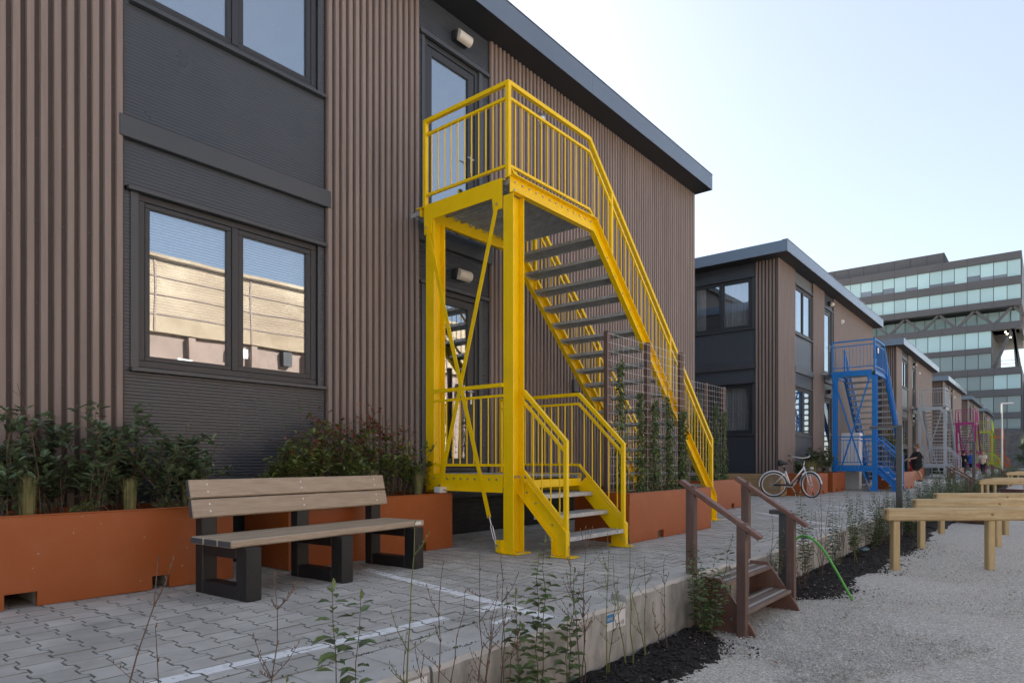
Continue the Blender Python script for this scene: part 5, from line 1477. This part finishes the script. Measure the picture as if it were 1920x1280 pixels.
def person(loc, face, H, label, top, bottom, hair, shorts=False, coat=False, bulk=1.0, stride=.18, arms=None, shoes=CLOTHK, sleeves=True, jacket_len=.50):
    """face = heading of the front (radians, 0 = +X)"""
    root = empty('person', loc); root.rotation_euler = (0, 0, face); root.scale = (H / 1.8,) * 3
    b_ = bulk; hip = .92
    fl, fr = (stride, .10, .0), (-stride * .9, -.10, .0)
    arms = arms or [((.02, .23, 1.18), (.10, .24, .93)), ((-.02, -.23, 1.18), (.06, -.24, .93))]
    P = (0, 0, .98); ch, nk = (0, 0, 1.32), (.0, 0, 1.50)
    spine = [(P, (.125 * b_, .155 * b_)), ((.02 * b_, 0, 1.14), (.125 * b_, .15 * b_)), (ch, (.125 * b_, .165 * b_)), ((0, 0, 1.45), (.075, .11)), (nk, .055), ((.015, 0, 1.60), .075), ((.02, 0, 1.70), .092), ((.015, 0, 1.785), .06)]
    def leg(f, s): 
        k = Vector((P[0] * .5 + f[0] * .5 + .04, s * .10, .50)); a = Vector((f[0], f[1], .09))
        return [(P, (.125 * b_, .155 * b_)), ((.0, s * .095, .86), .095 * b_ ** .5), (tuple(k), .066), ((k.x * .4 + a.x * .6 - .02, f[1], .30), .058), (tuple(a), .04), ((a.x + .07, a.y, .035), .04), ((a.x + .16, a.y, .03), .03)]
    def arm(e, hnd, s): return [(ch, (.125 * b_, .165 * b_)), ((0, s * .19 * b_ ** .5, 1.42), .062), (e, .045), (hnd, .033), ((hnd[0] + .05, hnd[1], hnd[2] - .05), .03), ((hnd[0] + .08, hnd[1], hnd[2] - .09), .014)]
    A = [arm(*arms[0], 1), arm(*arms[1], -1)]
    body = skinned('body', [spine, leg(fl, 1), leg(fr, -1)] + A, SKIN, root)
    k = 1.13
    def grow(lst, f, n0, n1): return [(p, tuple(q * f for q in r) if isinstance(r, tuple) else r * f) for p, r in lst[n0:n1]]
    sl = 4 if sleeves else 3
    tor = [((0, 0, .98 if not coat else .80), (.135 * b_, .17 * b_)), ((0, 0, .981), (.14 * b_, .17 * b_))] + [(p, tuple(q * k for q in r)) for p, r in spine[1:4]]
    ex = [[(q[0], q[1] if i else tuple(z * k for z in q[1])) for i, q in enumerate(a)] for a in A]
    slv = []
    for a in A:
        e = a[3][0] if sleeves else tuple(Vector(a[1][0]).lerp(Vector(a[2][0]), .95))
        slv.append([(ch, tuple(z * k for z in spine[2][1])), (a[1][0], .075), (a[2][0], .06)] + ([(e, .05)] if sleeves else []))
    skinned('jacket' if sleeves else 'shirt', [tor] + slv, top, root, 1)
    lg = []
    for f, s in ((fl, 1), (fr, -1)):
        L = leg(f, s); lg.append([(P, (.14 * b_, .172 * b_)), (L[1][0], L[1][1] * 1.16), (L[2][0], .092 if shorts else .08)] + ([] if shorts else [(L[3][0], .072), ((L[4][0][0], L[4][0][1], .10), .06)]))
    skinned('shorts' if shorts else 'trousers', lg, bottom, root)
    for f in (fl, fr): skinned('shoe', [[((f[0] - .06, f[1], .045), .045), ((f[0] + .06, f[1], .045), .046), ((f[0] + .19, f[1], .03), .034)]], shoes, root, 0, 1)
    skinned('hair', [[((-.035, 0, 1.63), .07), ((-.02, 0, 1.71), .093), ((.0, 0, 1.79), .075), ((.06, 0, 1.80), .045)]], hair, root, 1)
    b = MB()
    for s in (-1, 1): b.tube([(.098, s * .032, 1.70), (.112, s * .032, 1.70)], .011, 6)
    b.tube([(.105, 0, 1.69), (.128, 0, 1.665), (.105, 0, 1.655)], .011, 6); b.tube([(.09, -.025, 1.625), (.098, 0, 1.622), (.09, .025, 1.625)], .006, 4)
    part('face_features', b, SKIN, root)
    return tag(root, label, 'person')
vw = math.atan2(-.8, -.55)
person((1.16, 37.2, 0), R(205), 1.80, 'stocky person in black T-shirt and black shorts walking towards the wall', CLOTHK, CLOTHK, HAIRB, shorts=True, bulk=1.5, stride=.26, sleeves=False,
       arms=[((.12, .27, 1.16), (.38, .22, 1.10)), ((.16, -.27, 1.16), (.42, -.16, 1.08))])
person((1.75, 58.5, 0), R(75), 1.80, 'person in a bright blue jacket and dark shorts near the magenta staircase', CLOTHB, CLOTHN, HAIRB, shorts=True, shoes=WHITE, stride=.2)
person((1.15, 60.0, 0), R(80), 1.76, 'person in dark clothes half hidden behind the blue jacket', CLOTHK, CLOTHN, HAIRD)
person((2.75, 53.5, 0), R(250), 1.72, 'person in a cream coat with hands at the chest, right of the magenta staircase', CLOTHW, CLOTHK, HAIRB, coat=True,
       arms=[((.10, .24, 1.20), (.28, .08, 1.34)), ((.10, -.24, 1.20), (.28, -.06, 1.30))], shoes=WHITE)

# ------------------------------------------------------------------ cabinet, bins and small street items
root = empty('utility_cabinet', (.7, 26.3, 0))
b = MB(); b.cbox(.42, .98, 25.55, 25.9, .0, .62, .008); b.build('foot', WHITE, root)
b = MB(); b.cbox(.40, 1.0, 25.5, 25.95, .85, 2.0, .012); b.build('casing', WHITE, root)
b = MB(); b.box(.55, .85, 25.6, 25.8, .62, .85); b.build('duct', LAMPG, root)
tag(root, 'white utility cabinet standing behind the blue railing', 'cabinet')
root = empty('black_bin_stand', (.45, 38.3, 0))
b = MB(); b.cbox(.25, .62, 38.0, 38.4, .35, 1.62, .02); b.build('box', CLOTHK, root)
for x in (.28, .56):
    b = MB(); b.cbox(x, x + .05, 38.1, 38.2, 0, .35, .004); b.build('leg', LAMPG, root)
tag(root, 'tall black box stand left of the person in black', 'box stand')
b = MB(); b.cbox(.70, .95, 38.0, 38.2, .75, 1.0, .03); b.cbox(.74, .91, 38.02, 38.18, .0, .745, .01, None); o = b.build('red_hose_reel', REDP, None, origin=(.82, 38.1, 0)); tag(o, 'red reel on a stand in front of the person in black', 'reel')
b = MB(); b.box(1.715, 1.72, 24.62, 24.82, 4.62, 4.80); o = b.build('notice_sheet', WHITE, None, origin=(1.72, 24.7, 4.62)); tag(o, 'white notice sheet on the blue landing railing', 'notice')

# ------------------------------------------------------------------ office building at the end of the row
OX, OY = 2.57, 139.6
root = empty('office_building', (-15, OY, 0))
def ob(name, m, x0, x1, y0, y1, z0, z1, parent=root, c=0):
    b = MB(); b.cbox(x0, x1, y0, y1, z0, z1, c) if c else b.box(x0, x1, y0, y1, z0, z1); return b.build(name, m, parent)
XL = -46
bands = [(35.2, 36.5), (31.0, 32.35), (27.4, 28.5), (23.5, 24.7), (19.65, 20.6), (15.8, 17.0), (12.1, 13.3), (8.3, 9.3), (5.9, 6.5)]
for i, (z0, z1) in enumerate(bands):
    xr = -1.5 if i == 4 else OX
    q = ob('facade_band', OFFD, XL, xr, OY - .35, OY + 1.0, z0, z1)
    for j in range(0, 26, 2):
        x = xr - 1.87 * j
        if x - .03 > XL: ob('panel_joint', OFFK, x - .035, x + .0, OY - .365, OY - .349, z0 + .02, z1 - .02, q)
ob('core', OFFK, XL, OX - .4, OY + 1.6, OY + 30, 28.0, 36.3); ob('core', OFFK, XL, OX - .4, OY + 6, OY + 30, 24.0, 28.0)
ob('core', OFFK, XL, -1.6, OY + 1.6, OY + 30, 17.0, 24.0); ob('core', OFFK, XL, OX - .4, OY + 1.6, OY + 30, 0, 16.5)
ob('side_wall', OFFD, OX - .39, OX, OY + 1.01, OY + 30, 28.0, 36.5); ob('side_wall', OFFD, OX - .39, OX, OY + 1.01, OY + 30, 0, 16.5)
ob('roof_slab', OFFD, XL, OX - .001, OY + 1.01, OY + 30, 36.31, 36.45); ob('terrace_ceiling', OFFK, -1.5, OX - .01, OY + 1.01, OY + 16, 23.6, 24.6); ob('terrace_floor', OFFK, -1.5, OX - .01, OY + 1.01, OY + 16, 15.9, 16.9)
ob('truss_ceiling', OFFK, XL, OX - .41, OY + 1.01, OY + 6, 27.5, 28.4); ob('truss_floor', OFFK, XL, OX - .41, OY + 1.01, OY + 6, 23.6, 24.5)
rb = ob('roof_plant_room', OFFK, XL, -8.5, OY + 1.2, OY + 16, 36.5, 38.7)
for j in range(14): ob('roof_panel', OFFD, -8.6 - 2.6 * (j + 1) + .05, -8.6 - 2.6 * j, OY + 1.1, OY + 1.19, 36.6, 38.6, rb)
PWd = 1.87
pm = {}
def pane_mesh(h, kind):
    k = (round(h, 2), kind)
    if k not in pm:
        b = MB(); w = PWd - .09
        if kind == 'blind': b.box(0, w, 0, .08, 0, h)
        elif kind == 'half': b.box(0, w, 0, .08, h * .36, h); b.box(0, w, .001, .081, 0, h * .359, 1)
        elif kind == 'low': b.box(0, w, 0, .08, h * .2, h); b.box(0, w, .001, .081, 0, h * .199, 1)
        else: b.box(0, w, 0, .08, 0, h, 1)
        pm[k] = b.mesh('glass_pane', [OFFB, OFFG if kind == 'clear' else OFFS])
    return pm[k]
g = random.Random(12)
rows = [(32.38, 35.17, ['low', 'half', 'low', 'blind']), (28.53, 30.97, ['blind']), (20.63, 23.47, ['blind']), (17.03, 19.62, ['clear']), (13.33, 15.77, ['clear', 'blind']), (9.33, 12.07, ['clear']), (6.53, 8.27, ['clear'])]
for r_, (z0, z1, kinds) in enumerate(rows):
    xr = -1.55 if r_ in (2, 3) else OX - .1
    ob('glazing_backing', OFFK, XL, xr, OY + .2, OY + .4, z0, z1)
    for j in range(22):
        x = xr - PWd * (j + 1)
        kd = g.choice(kinds)
        if r_ == 4: kd = 'blind' if j < 2 else 'clear'
        o = link('glass_pane', pane_mesh(z1 - z0, kd), root); o.location = Vector((x + .045, OY + .02, z0)) - wloc(root)
# truss storey and terrace columns
for i in range(8):
    x = OX - 1.2 - 5.3 * i
    for s in (-1, 1):
        b = MB(); b.beam((x, OY + .5, 27.4), (x + s * 2.5, OY + .5, 24.7), .42, .42); b.build('truss_strut', OFFT, root)
ob('glazing_backing', OFFB, XL, OX - .4, OY + 4.0, OY + 4.1, 24.7, 27.3)  # pale colour stands in for sky brightness seen through the truss storey
for i in range(24): ob('rail_post', OFFK, OX - 1.6 * i - .06, OX - 1.6 * i, OY + 3.9, OY + 3.99, 24.7, 27.3)
for p0, p1 in (((1.4, 24.0), (-1.3, 16.9)), ((1.5, 24.0), (1.9, 16.9)), ((1.3, 24.0), (2.3, 16.9))):
    b = MB(); b.beam((p0[0], OY + .8, p0[1]), (p1[0], OY + .8, p1[1]), .45, .45); b.build('truss_strut', OFFT, root)
b = MB()
for z in (17.6, 18.2): b.tube([(-1.5, OY + .2, z), (OX - .1, OY + .2, z)], .04, 4)
b.build('terrace_rail', OFFT, root)
for i in range(4):
    b = MB(); b.box(.15 + i * .14, .37 + i * .14, OY + 3 + i * 2.2, OY + 3.5 + i * 2.2, 23.52, 23.56); b.build('downlight', DOWNL, root)
ob('stone_base', STONEW, XL, OX + .6, OY - .6, OY + 1.0, -.5, 5.89)
ob('side_wing', OFFD, OX + .61, OX + 16, OY + 12, OY + 30, -.5, 15.5)
tag(root, 'large dark office building with bands of blue glass behind the housing row', 'office building')

# ------------------------------------------------------------------ building across the yard (seen only mirrored in the windows)
root = empty('warehouse', (34, 15, -.42))
def wb_(name, m, *a):
    b = MB(); b.box(*a); return b.build(name, m, root)
wb_('upper_wall', OBEIGE, 34, 46, -40, 62, 8.6, 12.9); wb_('lower_wall', OBROWN, 34.3, 46, -40, 62, -.42, 8.599)
for i in range(26):
    wb_('pilaster', OBROWN, 33.9, 34.299, -38 + 4 * i, -37.6 + 4 * i, -.42, 8.5)
    if i % 2: wb_('bright_door', WHITE, 34.2, 34.298, -36.6 + 4 * i, -35.5 + 4 * i, 1.5, 4.2)
for i in range(3): wb_('wall_course', OBROWN, 33.94, 33.999, -40, 62, 9.6 + 1.1 * i, 9.65 + 1.1 * i)
for i in range(17): wb_('vertical_joint', OBROWN, 33.95, 33.999, -38 + 6 * i, -37.9 + 6 * i, 8.65, 12.85)
gq = random.Random(9)
for i in range(30):
    y = -30 + 3 * i + gq.uniform(-.8, .8); z = gq.uniform(5.2, 7.6)
    wb_('vent_panel', WHITE if i % 3 else OFFK, 33.86, 33.9 + .38, y, y + gq.uniform(.5, 1.1), z, z + gq.uniform(.5, 1.3))
wb_('cornice', OBEIGE, 33.7, 34.4, -40.1, 62.1, 12.901, 13.1)
tag(root, 'long beige concrete warehouse mirrored in the lower window of the near block', 'building')

# added row of unseen blocks behind the housing row, shaped to shade the gaps
for i, (y0, y1) in enumerate([(-30, 24), (28, 74), (78, 125)]):
    root = empty('shading_block', (-20, (y0 + y1) / 2, 0))
    b = MB(); b.box(-26, -14, y0, y1, 0, 13.9); b.build('wall', CLADB, root)
    b = MB(); b.cbox(-26.3, -13.7, y0 - .3, y1 + .3, 13.901, 14.3, .02); b.build('roof', SOFFIT, root)
    for j in range(int((y1 - y0) / 3.2)):
        for z in (1.0, 4.3, 7.6, 10.9):
            b = MB(); b.cbox(-14.02, -13.97, y0 + .8 + j * 3.2, y0 + 2.4 + j * 3.2, z, z + 1.6, .01); b.build('window', FRAME, root)
    tag(root, ['added unseen shading block behind the near housing block', 'added unseen shading block behind the second and third housing blocks', 'added unseen shading block behind the farthest housing blocks'][i], 'building')
